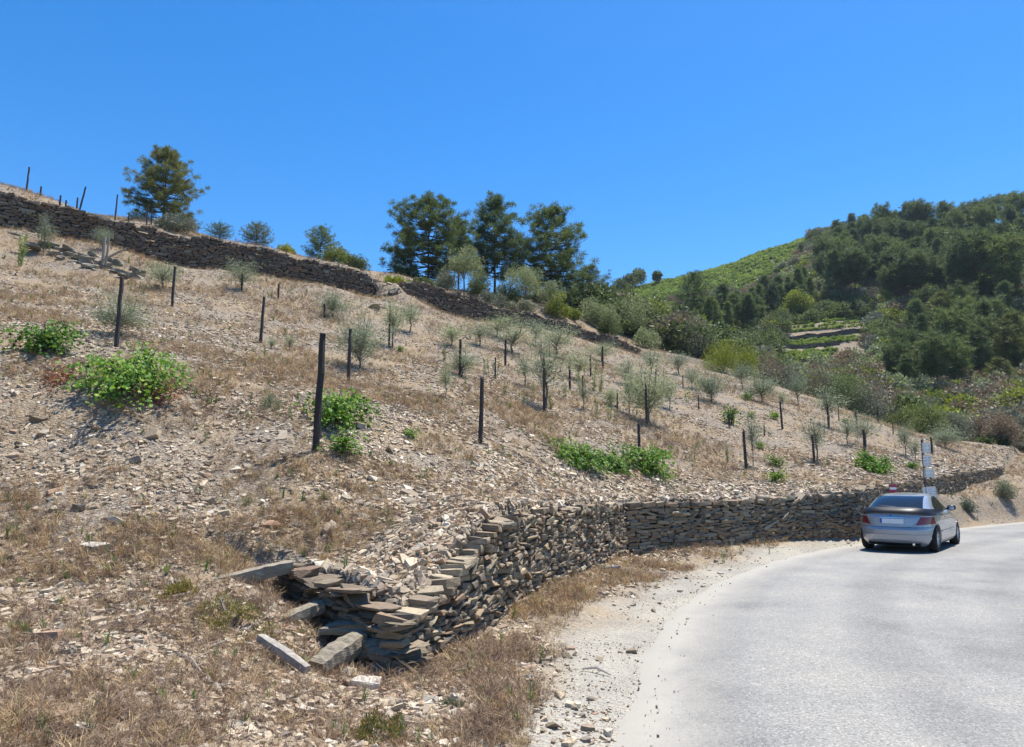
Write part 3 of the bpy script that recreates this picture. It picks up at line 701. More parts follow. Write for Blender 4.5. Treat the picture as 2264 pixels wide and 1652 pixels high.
def twiggy(seed, m):
    """dead branching weed"""
    q = np.random.default_rng(seed); mb = MB()
    for i in range(7):
        a = q.uniform(0, 6.28); d = np.array([math.cos(a), math.sin(a), 0]); L = q.uniform(.5, 1)
        p = [np.zeros(3), d * .18 * L + [0, 0, .35 * L], d * .4 * L + [0, 0, .72 * L]]
        mb.tube(p, [.010, .008, .004], 3, 0, False)
        for j in range(7):
            t = q.uniform(.3, 1); b = p[1] * (1 - t) + p[2] * t if t > .4 else p[1] * t; e = b + np.array([q.normal(0, .14), q.normal(0, .14), q.uniform(.05, .22)])
            mb.tube([b, e], [.007, .003], 3, 0, False)
    return mb.mesh('twig', [m])
GR = [tuft(i, 9, 1.1, .45, .036, .35, [M_STRAW]) for i in range(4)] + [tuft(10 + i, 8, .9, .8, .03, .5, [M_RUST]) for i in range(3)] + [twiggy(20 + i, M_RUST) for i in range(3)] + [tuft(30 + i, 12, 1, .3, .07, .2, [M_WEED]) for i in range(2)] + [twiggy(40, M_STRAW)]
cg = make_protos('grass_shape', GR)
x, y, r, q = polar_samples(300000, 3.4, 66, seed=21)
z, s1, s2, u1, u2, dl, onr = Hfull(x, y)
strawy = fbm(x, y, 3.1, 88, 3); pat = fbm(x, y, .8, 99, 3)
rowband = .5 + .5 * np.sin(z * 2 * math.pi / 1.15 + fbm(x, y, 6, 3, 2) * 3)
dens = np.clip(.30 + strawy * 1.1 + pat * .7 + .25 * rowband, .03, 1)
wallside = np.exp(-((s1 + .35) / .7) ** 2)
dens = np.where(s1 < 0, np.clip(.32 + pat * 1.0 + .55 * wallside, .0, 1) * (dl > .8) * (1 - sstep(1.6, .9, dl + pat * .6)), dens)
dens = np.where((s1 > 0) & (s1 < 2.6) & (u1 > .3) & (u1 < LL[1] + 4.5), dens * .15, dens)
dens = np.where((s1 > 0) & (s1 < 2.2) & (r > 11), dens * .45, dens)
dens = np.where((s1 < 0) & (r < 9.5) & (x < -1.0), np.clip(.34 + pat * .6, .08, 1), dens)
k = (~onr) & (dl > .7) & (q.random(len(x)) < dens) & ~((s1 > -.03) & (s1 < .35) & (u1 > -.1) & (u1 < LL[-1])) & (np.abs(s2) > .3)
x, y, z, r, s1, pat, strawy = [a[k] for a in (x, y, z, r, s1, pat, strawy)]
v = visible(x, y, z); x, y, z, r, s1, pat, strawy = [a[v] for a in (x, y, z, r, s1, pat, strawy)]
h = (.045 + .12 * q.random(len(x)) ** 1.8) * (1 + .35 * np.clip(strawy, 0, 1)) * (1 + .02 * r)
u = q.random(len(x)); idx = np.where(u < .34, q.integers(0, 4, len(x)), np.where(u < .58, q.integers(4, 7, len(x)), np.where(u < .9, q.integers(7, 10, len(x)), np.where(u < .935, q.integers(10, 12, len(x)), 12))))
idx = np.where((r < 9) & (s1 < 0) & (q.random(len(x)) < .5), q.integers(4, 10, len(x)), idx)
scatter('dry_grass', np.c_[x, y, z - .01], np.c_[q.normal(0, .25, (len(x), 2)), q.uniform(0, 6.28, len(x))], np.c_[h * q.uniform(.8, 1.5, len(x)), h * q.uniform(.8, 1.5, len(x)), h], idx, cg, label='dry straw and dead weeds')
print('SHARDS', SHARD_COUNT, 'GRASS', len(x))
# gravel grains on the shoulder
x, y, r, q = polar_samples(60000, 3.6, 24, -10, 40, seed=31)
z, s1, s2, u1, u2, dl, onr = Hfull(x, y); k = (dl < 2.6) & (s1 < -.1) & (q.random(len(x)) < np.clip(.35 + fbm(x, y, .5, 7, 3), 0, 1) * np.where(onr, .35 * np.exp(-dl / .12), 1)); z = np.where(onr, .02, z)
x, y, z, r = x[k], y[k], z[k], r[k]; ln = (.008 + .03 * q.random(len(x)) ** 4) * (1 + r * .03)
scatter('loose_gravel', np.c_[x, y, z + .003], q.uniform(0, 6.28, (len(x), 3)), np.c_[ln, ln * .8, ln * .6], q.integers(0, len(PS), len(x)), cs, label='loose gravel on the road shoulder')
# ================================================================== PLANTS AND POSTS
M_BARK = simple('pine_bark', (.10, .075, .055), .9, 0, .2, .4, 6, .5)
M_BARK_G = simple('grey_bark', (.17, .145, .12), .9, 0, .2, .35, 9, .4)
M_PINE = mat_leaf('pine_needles', [(.095, .135, .035), (.135, .185, .045), (.19, .23, .065), (.11, .155, .055)], 'island', .48, .55)
M_PINE_D = mat_leaf('pine_needles_blue', [(.075, .115, .042), (.105, .155, .055), (.145, .185, .07)], 'island', .45, .55)
M_PINE_Y = mat_leaf('pine_needles_olive', [(.12, .14, .035), (.17, .18, .05), (.10, .13, .04)], 'island', .38, .55)
M_OLIVE = mat_leaf('olive_leaves', [(.18, .23, .12), (.27, .32, .19), (.36, .40, .27), (.15, .20, .09)], 'island', .38, .5)
M_OLIVE_D = mat_leaf('olive_leaves_dense', [(.16, .20, .085), (.23, .27, .13), (.30, .33, .19)], 'island', .38, .5)
M_VINE = mat_leaf('vine_leaves', [(.04, .11, .015), (.09, .22, .02), (.16, .31, .03), (.30, .38, .06)], 'island', .33, .62)
M_VINE_OLD = mat_leaf('withered_leaves', [(.30, .10, .05), (.40, .17, .08), (.24, .09, .06)], 'island', .2, .7)
M_RST = mat_leaf('rusty_green_leaves', [(.16, .20, .05), (.24, .24, .06), (.36, .20, .07), (.20, .22, .06)], 'island', .25, .6)
M_YEL = mat_leaf('broom_leaves', [(.17, .21, .03), (.27, .30, .045), (.22, .26, .04)], 'island', .3, .5)
M_SHR = mat_leaf('scrub_leaves', [(.095, .13, .042), (.13, .17, .055), (.18, .20, .075)], 'island', .38, .6)
M_SHR_G = mat_leaf('grey_scrub_leaves', [(.19, .205, .13), (.27, .27, .19), (.15, .17, .10)], 'island', .2, .6)
M_SHR_B = mat_leaf('brown_scrub_twigs', [(.24, .18, .12), (.32, .24, .16), (.19, .16, .11)], 'island', .15, .7)
M_TALL = mat_leaf('fleabane_leaves', [(.13, .20, .05), (.20, .27, .08), (.26, .30, .12)], 'island', .3, .6)

def unit(q, n):
    v = q.normal(0, 1, (n, 3)); return v / np.linalg.norm(v, axis=1)[:, None]
def blades(P, D, L, W, q):
    """one narrow triangle per needle bundle"""
    s = np.cross(D, unit(q, len(P))); s /= np.linalg.norm(s, axis=1)[:, None] + 1e-9
    V = np.stack([P - s * W[:, None] / 2, P + s * W[:, None] / 2, P + D * L[:, None]], 1).reshape(-1, 3)
    return V, np.arange(len(V)).reshape(-1, 3)
def leaves4(P, D, L, W, q, nrm=None):
    """pointed leaf: rhomb of four corners"""
    s = np.cross(D, unit(q, len(P)) if nrm is None else nrm); s /= np.linalg.norm(s, axis=1)[:, None] + 1e-9
    V = np.stack([P, P + D * (L * .45)[:, None] + s * (W / 2)[:, None], P + D * L[:, None], P + D * (L * .45)[:, None] - s * (W / 2)[:, None]], 1).reshape(-1, 3)
    return V, np.arange(len(V)).reshape(-1, 4)
def conform(parts, p, rel=.6):
    """bend a low sprawling plant to the slope it grows on"""
    z0 = H(p[0], p[1])[0]
    for nm, me in parts:
        co = np.empty(len(me.vertices) * 3, np.float32); me.vertices.foreach_get('co', co); co = co.reshape(-1, 3)
        g = H(co[:, 0] + p[0], co[:, 1] + p[1]); co[:, 2] += (g - z0) * rel; me.vertices.foreach_set('co', co.ravel()); me.update()
    return parts
def two(name, parts):
    """list of (part name, mesh)"""
    return (name, parts)
def pine_parts(seed, h=10., cw=3.2, base=.3, needles=M_PINE, per=75, dens=1., top=1.0, flat=0, bl=.34, bw=.045):
    q = np.random.default_rng(seed); tr = MB(); lean = q.normal(0, .02, 2) * h
    pts = [np.array([lean[0] * t ** 2 + .04 * h * .12 * math.sin(t * 5 + seed), lean[1] * t ** 2, h * t]) for t in np.linspace(0, .97, 9)]
    rad = [max(.012 * h * 1.15 * (1 - t) ** .8, .02) for t in np.linspace(0, .97, 9)]; rad[0] *= 1.35
    pts[0][2] = -.5
    tr.tube(pts, rad, 7, 0)
    def trunk(t): return np.array([np.interp(t, np.linspace(0, .97, 9), [p[k] for p in pts]) for k in range(3)])
    PC = []; PR = []
    nwh = int(17 * dens)
    for i in range(nwh):
        t = base + (1 - base) * (i + .3 * q.random()) / nwh
        u = (t - base) / (1 - base)
        prof = max(.22, math.sin(math.pi * min(.94, u * .62 + .33))) if not flat else (.55 + .45 * math.sin(math.pi * u))
        nb = q.integers(5, 8); a0 = q.uniform(0, 6.28)
        for j in range(nb):
            a = a0 + j * 6.28 / nb + q.normal(0, .3); L = cw * prof * q.uniform(.6, 1.12)
            d = np.array([math.cos(a), math.sin(a), 0]); o = trunk(t); rise = L * (.12 + .5 * u) * q.uniform(.6, 1.3)
            P = [o, o + d * L * .5 + [0, 0, rise * .25 - .05 * L], o + d * L + [0, 0, rise]]
            tr.tube(P, [.012 * L + .025, .008 * L + .015, .012], 4, 0, False)
            for m_ in range(max(2, int(L / .62))):
                f = .38 + .62 * (m_ + q.random()) / max(2, int(L / .62))
                c = P[0] * (1 - f) ** 2 + P[1] * 2 * f * (1 - f) + P[2] * f * f
                side = np.array([-d[1], d[0], 0]) * q.normal(0, .22 * L * f)
                c = c + side + [0, 0, q.uniform(0, .25)]
                PC.append(c); PR.append(q.uniform(.40, .72))
    for k in range(5): PC.append(trunk(.97) + [q.normal(0, .2), q.normal(0, .2), q.uniform(-.5, .3)]); PR.append(.35)
    PC = np.array(PC); PR = np.array(PR)
    c = np.repeat(PC, per, 0); r_ = np.repeat(PR, per); D = unit(q, len(c)); D[:, 2] = D[:, 2] * .8 + .35; D /= np.linalg.norm(D, axis=1)[:, None]
    P = c + D * (r_ * q.uniform(.05, .7, len(c)))[:, None]
    Dn = D + unit(q, len(c)) * .22 + [0, 0, .15]; Dn /= np.linalg.norm(Dn, axis=1)[:, None]
    V, F = blades(P, Dn, bl * q.uniform(.7, 1.2, len(c)), np.full(len(c), bw), q)
    return [('trunk', tr.mesh('trunk', [M_BARK])), ('crown', npmesh('crown', V, F, [needles]))]
def bush_parts(seed, w=2., h=2., leaf=M_SHR, n=4500, ll=.11, lw=.05, stems=6, puffs=34, puff=.30, lift=.12, name='foliage', bark=M_BARK_G, up=.3, trunk_h=0):
    q = np.random.default_rng(seed); tr = MB(); C_ = []
    for i in range(puffs):
        u = unit(q, 1)[0]; u[2] = abs(u[2]) * 1.1 - .15; rr_ = q.uniform(.45, 1) ** .6 * (1 + .3 * math.sin(2 * math.atan2(u[1], u[0]) + seed) + .18 * math.sin(5 * math.atan2(u[1], u[0]) + seed))
        C_.append([u[0] * w / 2 * rr_ * .85, u[1] * w / 2 * rr_ * .85, trunk_h + (h - trunk_h) * (lift + (1 - lift) * (.12 + .78 * max(u[2], 0) * min(rr_, 1.1) + .14 * q.random()))])
    C_ = np.array(C_)
    if trunk_h: tr.tube([[0, 0, -.2], [.04, .02, trunk_h * .6], [0, .05, trunk_h]], [.09, .07, .055], 6, 0)
    for i in range(stems):
        c = C_[i % len(C_)]; tr.tube([[q.normal(0, .03), q.normal(0, .03), trunk_h - .05 if trunk_h else -.1], [c[0] * .45, c[1] * .45, trunk_h + (c[2] - trunk_h) * .55], c], [.035, .022, .008], 4, 0, False)
    per = n // puffs; c = np.repeat(C_, per, 0); D = unit(q, len(c))
    rr_ = puff * max(min(w, h), .35 * w) * q.uniform(.3, 1, len(c)) ** .5 * np.repeat(q.uniform(.7, 1.2, puffs), per)
    P = c + D * rr_[:, None]; P[:, 2] = np.maximum(P[:, 2], .03)
    Dn = D * .6 + unit(q, len(c)) * .8 + [0, 0, up]; Dn /= np.linalg.norm(Dn, axis=1)[:, None]
    V, F = leaves4(P, Dn, ll * q.uniform(.6, 1.3, len(c)), lw * q.uniform(.7, 1.2, len(c)), q)
    return [('stem' if not trunk_h else 'trunk', tr.mesh('stem', [bark])), (name, npmesh(name, V, F, [leaf]))]
def olive_parts(seed, h=2.2, w=1.3, n=1500, leaf=M_OLIVE, clear=.3, dense=1):
    """young olive: a few upright limbs, whippy twigs, narrow grey leaves"""
    q = np.random.default_rng(seed); tr = MB(); P = []; D = []
    c0 = h * clear; tr.tube([[0, 0, -.1], [q.normal(0, .03), q.normal(0, .03), c0 * .6], [0, 0, c0]], [.028, .022, .018], 5, 0)
    nt_ = 30; gap = q.uniform(0, 6.28)
    for i in range(nt_):
        a = gap + q.uniform(.6, 6.28); d = np.array([math.cos(a), math.sin(a), 0]); s = q.uniform(0, 1) ** 1.3; z0 = c0 * q.uniform(.55, 1) + s * (h - c0) * .35
        reach = w / 2 * q.uniform(.15, 1.15) * (1 - .35 * s); top = z0 + (h - z0) * q.uniform(.1, 1) ** .8 * (1.08 - .3 * reach / (w / 2))
        p0 = np.array([0, 0, z0]); p1 = p0 + d * reach * .7 + [0, 0, (top - z0) * .4]; p2 = p0 + d * reach + [q.normal(0, .05), q.normal(0, .05), (top - z0)]
        tr.tube([p0, p1, p2], [.012, .007, .003], 3, 0, False)
        m_ = n // nt_; t = q.uniform(.2, 1, m_)[:, None]; pp = p0 * (1 - t) ** 2 + p1 * 2 * t * (1 - t) + p2 * t * t; tg = (p2 - p0) / np.linalg.norm(p2 - p0)
        pp = pp + q.normal(0, .085 + .03 * w, pp.shape); dd = unit(q, m_) * 1.1 + tg * .7; P.append(pp); D.append(dd / np.linalg.norm(dd, axis=1)[:, None])
    P = np.vstack(P); D = np.vstack(D); V, F = leaves4(P, D, .10 * q.uniform(.6, 1.3, len(P)), np.full(len(P), .017), q)
    return [('trunk', tr.mesh('trunk', [M_BARK_G])), ('foliage', npmesh('foliage', V, F, [leaf]))]
def vine_parts(seed, w=1.4, h=.6, n=420, size=.11, old=True):
    """low bush vine: canes arching from a stump, lobed leaves facing the light"""
    q = np.random.default_rng(seed); tr = MB(); tr.tube([[0, 0, -.05], [.02, 0, .12], [0, .02, .25]], [.045, .04, .035], 6, 0)
    P = []; nc = 12
    for i in range(nc):
        a = q.uniform(0, 6.28); d = np.array([math.cos(a), math.sin(a), 0]); L = w / 2 * q.uniform(.5, 1.3); z1 = h * q.uniform(.5, 1.25)
        p = [np.array([0, 0, .22]), d * L * .5 + [0, 0, z1], d * L + [0, 0, max(.08, z1 * q.uniform(.3, .95))]]
        tr.tube(p, [.012, .008, .004], 4, 0, False); m_ = n // nc; t = q.uniform(.12, 1, m_)[:, None]
        P.append(p[0] * (1 - t) ** 2 + p[1] * 2 * t * (1 - t) + p[2] * t * t + q.normal(0, .07 * (.5 + w / 2), (m_, 3)) * [1, 1, .8])
    P = np.vstack(P)
    m2 = int(n * .9); D2 = unit(q, m2); D2[:, 2] = np.abs(D2[:, 2]); f2 = q.uniform(.55, 1.0, m2)[:, None] * (1 + .38 * np.sin(3 * np.arctan2(D2[:, 1], D2[:, 0]) + seed) + .2 * np.sin(7 * np.arctan2(D2[:, 1], D2[:, 0]) + 2 * seed))[:, None]
    P = np.vstack([P, D2 * f2 * [w * .44, w * .44, h * .92]]); P[:, 2] = np.maximum(P[:, 2], .04)
    ang = np.array([0, .42, .75, 1.15, 1.6, 2.15, 2.75]); rad = np.array([1., .62, .9, .55, .78, .5, .62]); A_ = np.r_[ang, math.pi, -ang[::-1][:-1]]; Rr = np.r_[rad, .12, rad[::-1][:-1]]
    sh_ = np.c_[np.sin(A_) * Rr, np.cos(A_) * Rr * 1.0, -.18 * np.abs(np.sin(A_)) * Rr] * .5
    k = len(sh_); nn_ = unit(q, len(P)) * .75 + [.25, .1, .75]; nn_ /= np.linalg.norm(nn_, axis=1)[:, None]
    u = np.cross(nn_, unit(q, len(P))); u /= np.linalg.norm(u, axis=1)[:, None]; v = np.cross(nn_, u); s = size * q.uniform(.55, 1.25, len(P))
    V = P[:, None] + s[:, None, None] * (sh_[None, :, 0:1] * u[:, None] + sh_[None, :, 1:2] * v[:, None] + sh_[None, :, 2:3] * nn_[:, None])
    V = V.reshape(-1, 3); F = np.array([[i * k + j, i * k + j + 1, i * k + (j + 2)] for i in range(len(P)) for j in ()]) if False else np.arange(len(V)).reshape(-1, k)
    out = [('stem', tr.mesh('stem', [M_BARK])), ('leaves', npmesh('leaves', V, F, [M_VINE]))]
    return out
def weed_parts(seed, h=.7):
    """tall green fleabane: upright stems with short leaves all the way up"""
    q = np.random.default_rng(seed); tr = MB(); P = []; D = []
    for i in range(q.integers(2, 5)):
        b = np.array([q.normal(0, .05), q.normal(0, .05), 0]); t_ = b + [q.normal(0, .05), q.normal(0, .05), h * q.uniform(.6, 1)]
        tr.tube([b - [0, 0, .05], t_], [.006, .003], 3, 0, False); m_ = 60; t = q.uniform(.05, 1, m_)[:, None]
        P.append(b + (t_ - b) * t); d = unit(q, m_) * [1, 1, .3] + [0, 0, .7]; D.append(d / np.linalg.norm(d, axis=1)[:, None])
    P = np.vstack(P); D = np.vstack(D); V, F = leaves4(P, D, .09 * q.uniform(.6, 1.2, len(P)), np.full(len(P), .014), q)
    return [('stem', tr.mesh('stem', [M_TALL])), ('leaves', npmesh('leaves', V, F, [M_TALL]))]

def plant(name, parts, p, label, cat, group=None, sc=1., rz=0., szz=None):
    e = empty(name, p, rz); e.scale = (sc, sc, szz if szz else sc); tag(e, label, cat, group)
    for pn, me in parts: obj(pn, me, e)
    return e

# ---- posts: split slate stakes between the rows
M_POST = mat_stone('slate_post', 'object', [(.035, .03, .03), (.06, .05, .05), (.045, .04, .035)], 10, .12, .8)
M_WOOD = simple('weathered_wood', (.30, .27, .23), .85, 0, .2, .4, 18, .6)
def post_mesh(seed, w_=.09, d_=.065, slant=.04):
    q = np.random.default_rng(seed); V = []; F = []; nseg = 7
    for i in range(nseg):
        t = i / (nseg - 1); tw = q.normal(0, .04); s_ = 1 - .18 * t + q.normal(0, .03); bx, by = q.normal(0, .004, 2)
        for j, (a, b) in enumerate(((-.9, -1), (.9, -1), (1.05, 0), (.9, 1), (-.9, 1), (-1, .1))):
            V.append([(a * w_ / 2) * s_ + bx + q.normal(0, .003), b * d_ / 2 * s_ + by + q.normal(0, .003), t - (.06 * (j % 3) * q.random() if i == nseg - 1 else 0)])
    for i in range(nseg - 1):
        for j in range(6): F.append([i*6+j, i*6+(j+1) % 6, (i+1)*6+(j+1) % 6, (i+1)*6+j])
    mb = MB(); V = np.array(V); mb.add(V, F); b = (nseg - 1) * 6; mb.add(V[b:b+6], [[0, 1, 2, 3], [0, 3, 4, 5]])
    return mb.mesh('slate_post', [M_POST])
POSTS = [post_mesh(i) for i in range(5)]
ROWG = 'slate posts set in rows across the slope'
posts = [  # px, base row, top row, lean, label
 (697, 997, 737, .03, 'tallest dark slate post, standing against the vine above the broken wall corner'),
 (1062, 981, 834, .03, 'dark slate post on the slope above the top of the broken near wall'),
 (257, 767, 612, .01, 'dark slate post with an olive spilling round it, behind the widest vine'),
 (380, 679, 588, 0, 'bare dark slate post below the middle of the upper terrace wall'),
 (576, 758, 655, .02, 'thin pointed slate post standing bare between the two left olives'),
 (770, 843, 727, 0, 'straight dark post standing in front of the wide olive bush'),
 (860, 768, 692, 0, 'dark post with a curved olive shoot beside it below the wall gap'),
 (1017, 833, 750, 0, 'dark post half hidden in a low olive in mid slope'),
 (1117, 809, 750, .01, 'short dark post among green weeds below the second terrace wall'),
 (1203, 914, 812, 0, 'dark post tied to the tall thin olive in mid slope'),
 (1260, 863, 802, 0, 'short dark post above the row, next to the tall thin olive'),
 (1430, 942, 850, 0, 'dark post inside the biggest olive, above the bank'),
 (1413, 992, 937, 0, 'short dark post rising behind the double vine by the bend'),
 (1650, 1037, 952, -.03, 'stout dark post with a bare vine shoot beside it above the long wall'),
 (1730, 949, 887, -.03, 'slim dark post leaning beside a small round vine on the bank'),
 (1801, 1029, 962, -.02, 'dark post with a feathery olive shoot, above the parked car side of the wall'),
 (1613, 946, 914, 0, 'short post wrapped by a climbing green vine'),
 (1832, 948, 892, 0, 'dark post under the airy olive near the right crest'),
 (1912, 996, 950, 0, 'thin post in the pale olive directly above the car'),
 (1942, 936, 898, 0, 'small bare post on the skyline of the right crest'),
 (1895, 950, 910, 0, 'small post on the crest behind the airy olive'),
 (2061, 1004, 966, 0, 'dark post just behind the column of road signs'),
 (1306, 832, 784, 0, 'thin dark post below the ruined end of the upper wall'),
 (1333, 814, 765, 0, 'thin dark post closest to the ruined end of the upper wall'),
 (615, 661, 628, 0, 'short post close under the dark terrace wall between two weeds'),
 (717, 702, 672, 0, 'short post in the olive below the wall gap'),
 (534, 645, 605, 0, 'dark post in the open olive standing against the terrace wall'),
 (58, 424, 369, .02, 'tallest thin post on the left skyline above the terrace wall'),
 (89, 432, 412, 0, 'very small post on the skyline next to the tallest skyline post'),
 (170, 459, 437, 0, 'short stubby post on the skyline below the leaning one'),
 (176, 456, 413, .22, 'leaning slate post on the skyline with dry twigs at its head'),
 (254, 487, 430, .03, 'skyline post with a sprig of dry leaves at its top'),
 (145, 462, 443, 0, 'pale broken stump post on the upper terrace'),
 (132, 455, 432, 0, 'small dark stake on the upper terrace beside the broken stump'),
 (324, 498, 459, 0, 'thin dark post just left of the lone pine'),
 (334, 497, 462, 0, 'thin dark post nearest the trunk of the lone pine'),
 (284, 492, 470, 0, 'short thin post on the skyline between twigs and pine'),
]
for px, pb, pt, lab in [(1095, 838, 790, 'thin stake in the weeds left of the tall thin olive'), (1288, 868, 830, 'thin stake right of the tall thin olive'), (1365, 905, 868, 'thin stake left of the biggest olive'), (1510, 860, 830, 'thin stake below the dark grey bush'), (1545, 905, 872, 'thin stake beside the bushy olive before the broom'), (1690, 965, 940, 'short stake between climbing vine and slim leaning post'), (1855, 930, 900, 'thin stake on the crest right of the airy olive'), (1975, 960, 935, 'thin stake on the crest above the bright vines'), (1450, 850, 815, 'thin stake under the lower end of the upper wall')]: posts.append((px, pb, pt, .01, lab))
hp = hits([(a, b) for a, b, c, l, t in posts])
for i, ((px, pb, pt, lean, lab), p) in enumerate(zip(posts, hp)):
    zt_ = z_for_row(p[0], p[1], pt); h = max(.3, zt_ - p[2]); o = obj('slate_post', POSTS[i % 5]); o.location = (p[0], p[1], p[2] - .08)
    wsc = 1.25 if i == 0 else 1.0
    if i >= 37: wsc = .6
    o.scale = (wsc, wsc, h + .08); o.rotation_euler = (random.uniform(-.02, .02), lean, random.uniform(-.5, .5)); tag(o, lab, 'post', ROWG)

# ---- vines
vines = [  # px, base row, width px, height px, label
 (97, 778, 125, 78, 'bright green bush vine with small leaves at the left end of the row'),
 (292, 858, 225, 112, 'widest bright green bush vine, sprawling with red withered leaves under it'),
 (742, 935, 165, 98, 'tall green vine bush behind the tallest slate post'),
 (755, 1003, 95, 60, 'low dark green tangle at the foot of the tall vine bush'),
 (910, 968, 42, 30, 'small fresh green vine tuft between the two near posts'),
 (1278, 1024, 130, 60, 'spreading green vine on the bank, first of the pair above the bend'),
 (1352, 1036, 90, 34, 'low trailing vine shoots joining the pair above the bend'),
 (1432, 1045, 140, 68, 'dense green vine below the short post, second of the pair above the bend'),
 (1715, 1066, 46, 34, 'round green vine right on the edge above the long wall'),
 (1716, 1030, 40, 28, 'pale yellow green vine just above the round one on the wall edge'),
 (1678, 992, 28, 22, 'small vine beside the stout dark post'),
 (1617, 938, 42, 52, 'green vine climbing a short post on the upper bank'),
 (1660, 925, 18, 18, 'tiny round vine between the climbing vine and the slim post'),
 (1711, 927, 26, 24, 'small round vine beside the slim leaning post'),
 (1916, 1035, 52, 42, 'largest bright vine above the parked car'),
 (1957, 1030, 36, 24, 'yellow green vine beside the largest one above the car'),
 (1940, 1045, 56, 20, 'low creeping vine below the bright pair above the car'),
 (2015, 1036, 30, 18, 'small bright vine between the car and the road signs'),
 (1871, 935, 20, 12, 'tiny vine near the right crest'),
 (1652, 885, 26, 22, 'yellowish young vine in front of the broom bushes'),
 (885, 778, 24, 18, 'small green vine sprout below the wall gap'),
]
hv = hits([(a, b) for a, b, *_ in vines]); VP = {}
for i, ((px, pb, wp, hpx, lab), p) in enumerate(zip(vines, hv)):
    s = math.hypot(p[0], p[1], p[2] - CAM_H) / FPX * .98; w_ = wp * s; h_ = hpx * s * .74
    if w_ > .9: parts = vine_parts(500 + i, w_, h_, int(330 * w_ ** 1.4) + 160, .105); sc = 1; conform(parts, p)
    else:
        parts = VP.setdefault(i % 3, vine_parts(520 + i % 3, 1.0, .7, 260, .12)); sc = w_
    plant('grape_vine', parts, (p[0], p[1], p[2] - .02), lab, 'vine', 'bush vines on the slope', sc, 0 if w_ > .9 else random.uniform(0, 6), None if w_ > .9 else h_ / .7)
# withered red leaves below the widest vine
q = np.random.default_rng(3); base = [hv[1]]
lp = hits([(190 + 22 * math.cos(a) * b - 60 + q.normal(0, 12), 835 + q.normal(0, 12)) for a, b in zip(q.uniform(0, 6.28, 90), q.uniform(0, 1, 90))] + [(345 + q.normal(0, 26), 872 + q.normal(0, 14)) for _ in range(160)] + [(1470 + q.normal(0, 60), 1052 + q.normal(0, 5)) for _ in range(60)])
Pq = np.repeat(lp, 6, 0) + np.c_[q.normal(0, .09, (len(lp) * 6, 2)), q.uniform(.0, .05, len(lp) * 6)]; Dq = unit(q, len(Pq)) * [1, 1, .3]; Dq /= np.linalg.norm(Dq, axis=1)[:, None]
V_, F_ = leaves4(Pq, Dq, q.uniform(.03, .08, len(Pq)), q.uniform(.02, .04, len(Pq)), q)
tag(obj('fallen_leaves', npmesh('fallen_leaves', V_, F_, [M_VINE_OLD])), 'withered red vine leaves on the ground', None, None, 'stuff')

# ---- young olives on the slope
olives = [  # px, base, width px, top row, kind, label
 (262, 742, 130, 632, 0, 'grey green young olive spreading round the post behind the widest vine'),
 (358, 640, 100, 575, 1, 'pale feathery olive above the bare post near the terrace wall'),
 (534, 640, 85, 570, 1, 'open young olive with bare lower stems against the dark terrace wall'),
 (735, 700, 80, 637, 0, 'bushy pale olive just below the wall gap'),
 (795, 815, 120, 665, 0, 'wide bushy olive behind the straight post in mid slope'),
 (868, 768, 70, 655, 2, 'olive with one curved stem beside the post below the wall gap'),
 (1022, 832, 75, 755, 0, 'low round olive hiding a post in mid slope'),
 (1000, 765, 80, 712, 1, 'silvery olive under the second terrace wall'),
 (1100, 745, 110, 690, 1, 'wide light olive crown against the second terrace wall'),
 (1135, 780, 90, 715, 2, 'thin olive beside the short post among green weeds'),
 (1205, 905, 105, 735, 2, 'tall thin olive with several upright stems in mid slope'),
 (1230, 790, 110, 712, 1, 'broad airy olive below the ruined wall end'),
 (1330, 800, 70, 745, 1, 'small olive at the ruined end of the upper wall'),
 (1392, 915, 48, 815, 2, 'slender olive shoot left of the biggest olive'),
 (1435, 935, 115, 765, 0, 'biggest olive sapling of the slope with a rounded grey crown'),
 (1350, 895, 50, 850, 0, 'small pale green olive bush on the bank'),
 (1573, 888, 80, 800, 0, 'bushy olive in front of the broom bushes'),
 (1641, 862, 55, 790, 1, 'thin olive on the crest before the broom bushes'),
 (1685, 890, 80, 805, 0, 'large airy olive on the crest line'),
 (1764, 898, 50, 815, 1, 'upright small olive on the crest'),
 (1832, 945, 75, 848, 2, 'feathery open olive near the right crest'),
 (1806, 1020, 60, 915, 2, 'thin feathery olive shoot above the long wall'),
 (1915, 990, 70, 895, 1, 'pale thin olive directly above the parked car'),
 (2003, 1008, 45, 925, 1, 'small olive between the car and the road signs'),
 (2090, 990, 75, 930, 0, 'grey green olive behind the column of road signs'),
 (1500, 830, 60, 770, 1, 'small olive below the dark grey bush'),
 (95, 560, 40, 470, 2, 'slim olive shoot in front of the dark wall at the far left'),
 (225, 555, 45, 495, 1, 'grey sprig of olive above the wooden stakes by the terrace wall'),
 (1280, 840, 70, 760, 1, 'light olive beside the row of thin posts'),
]
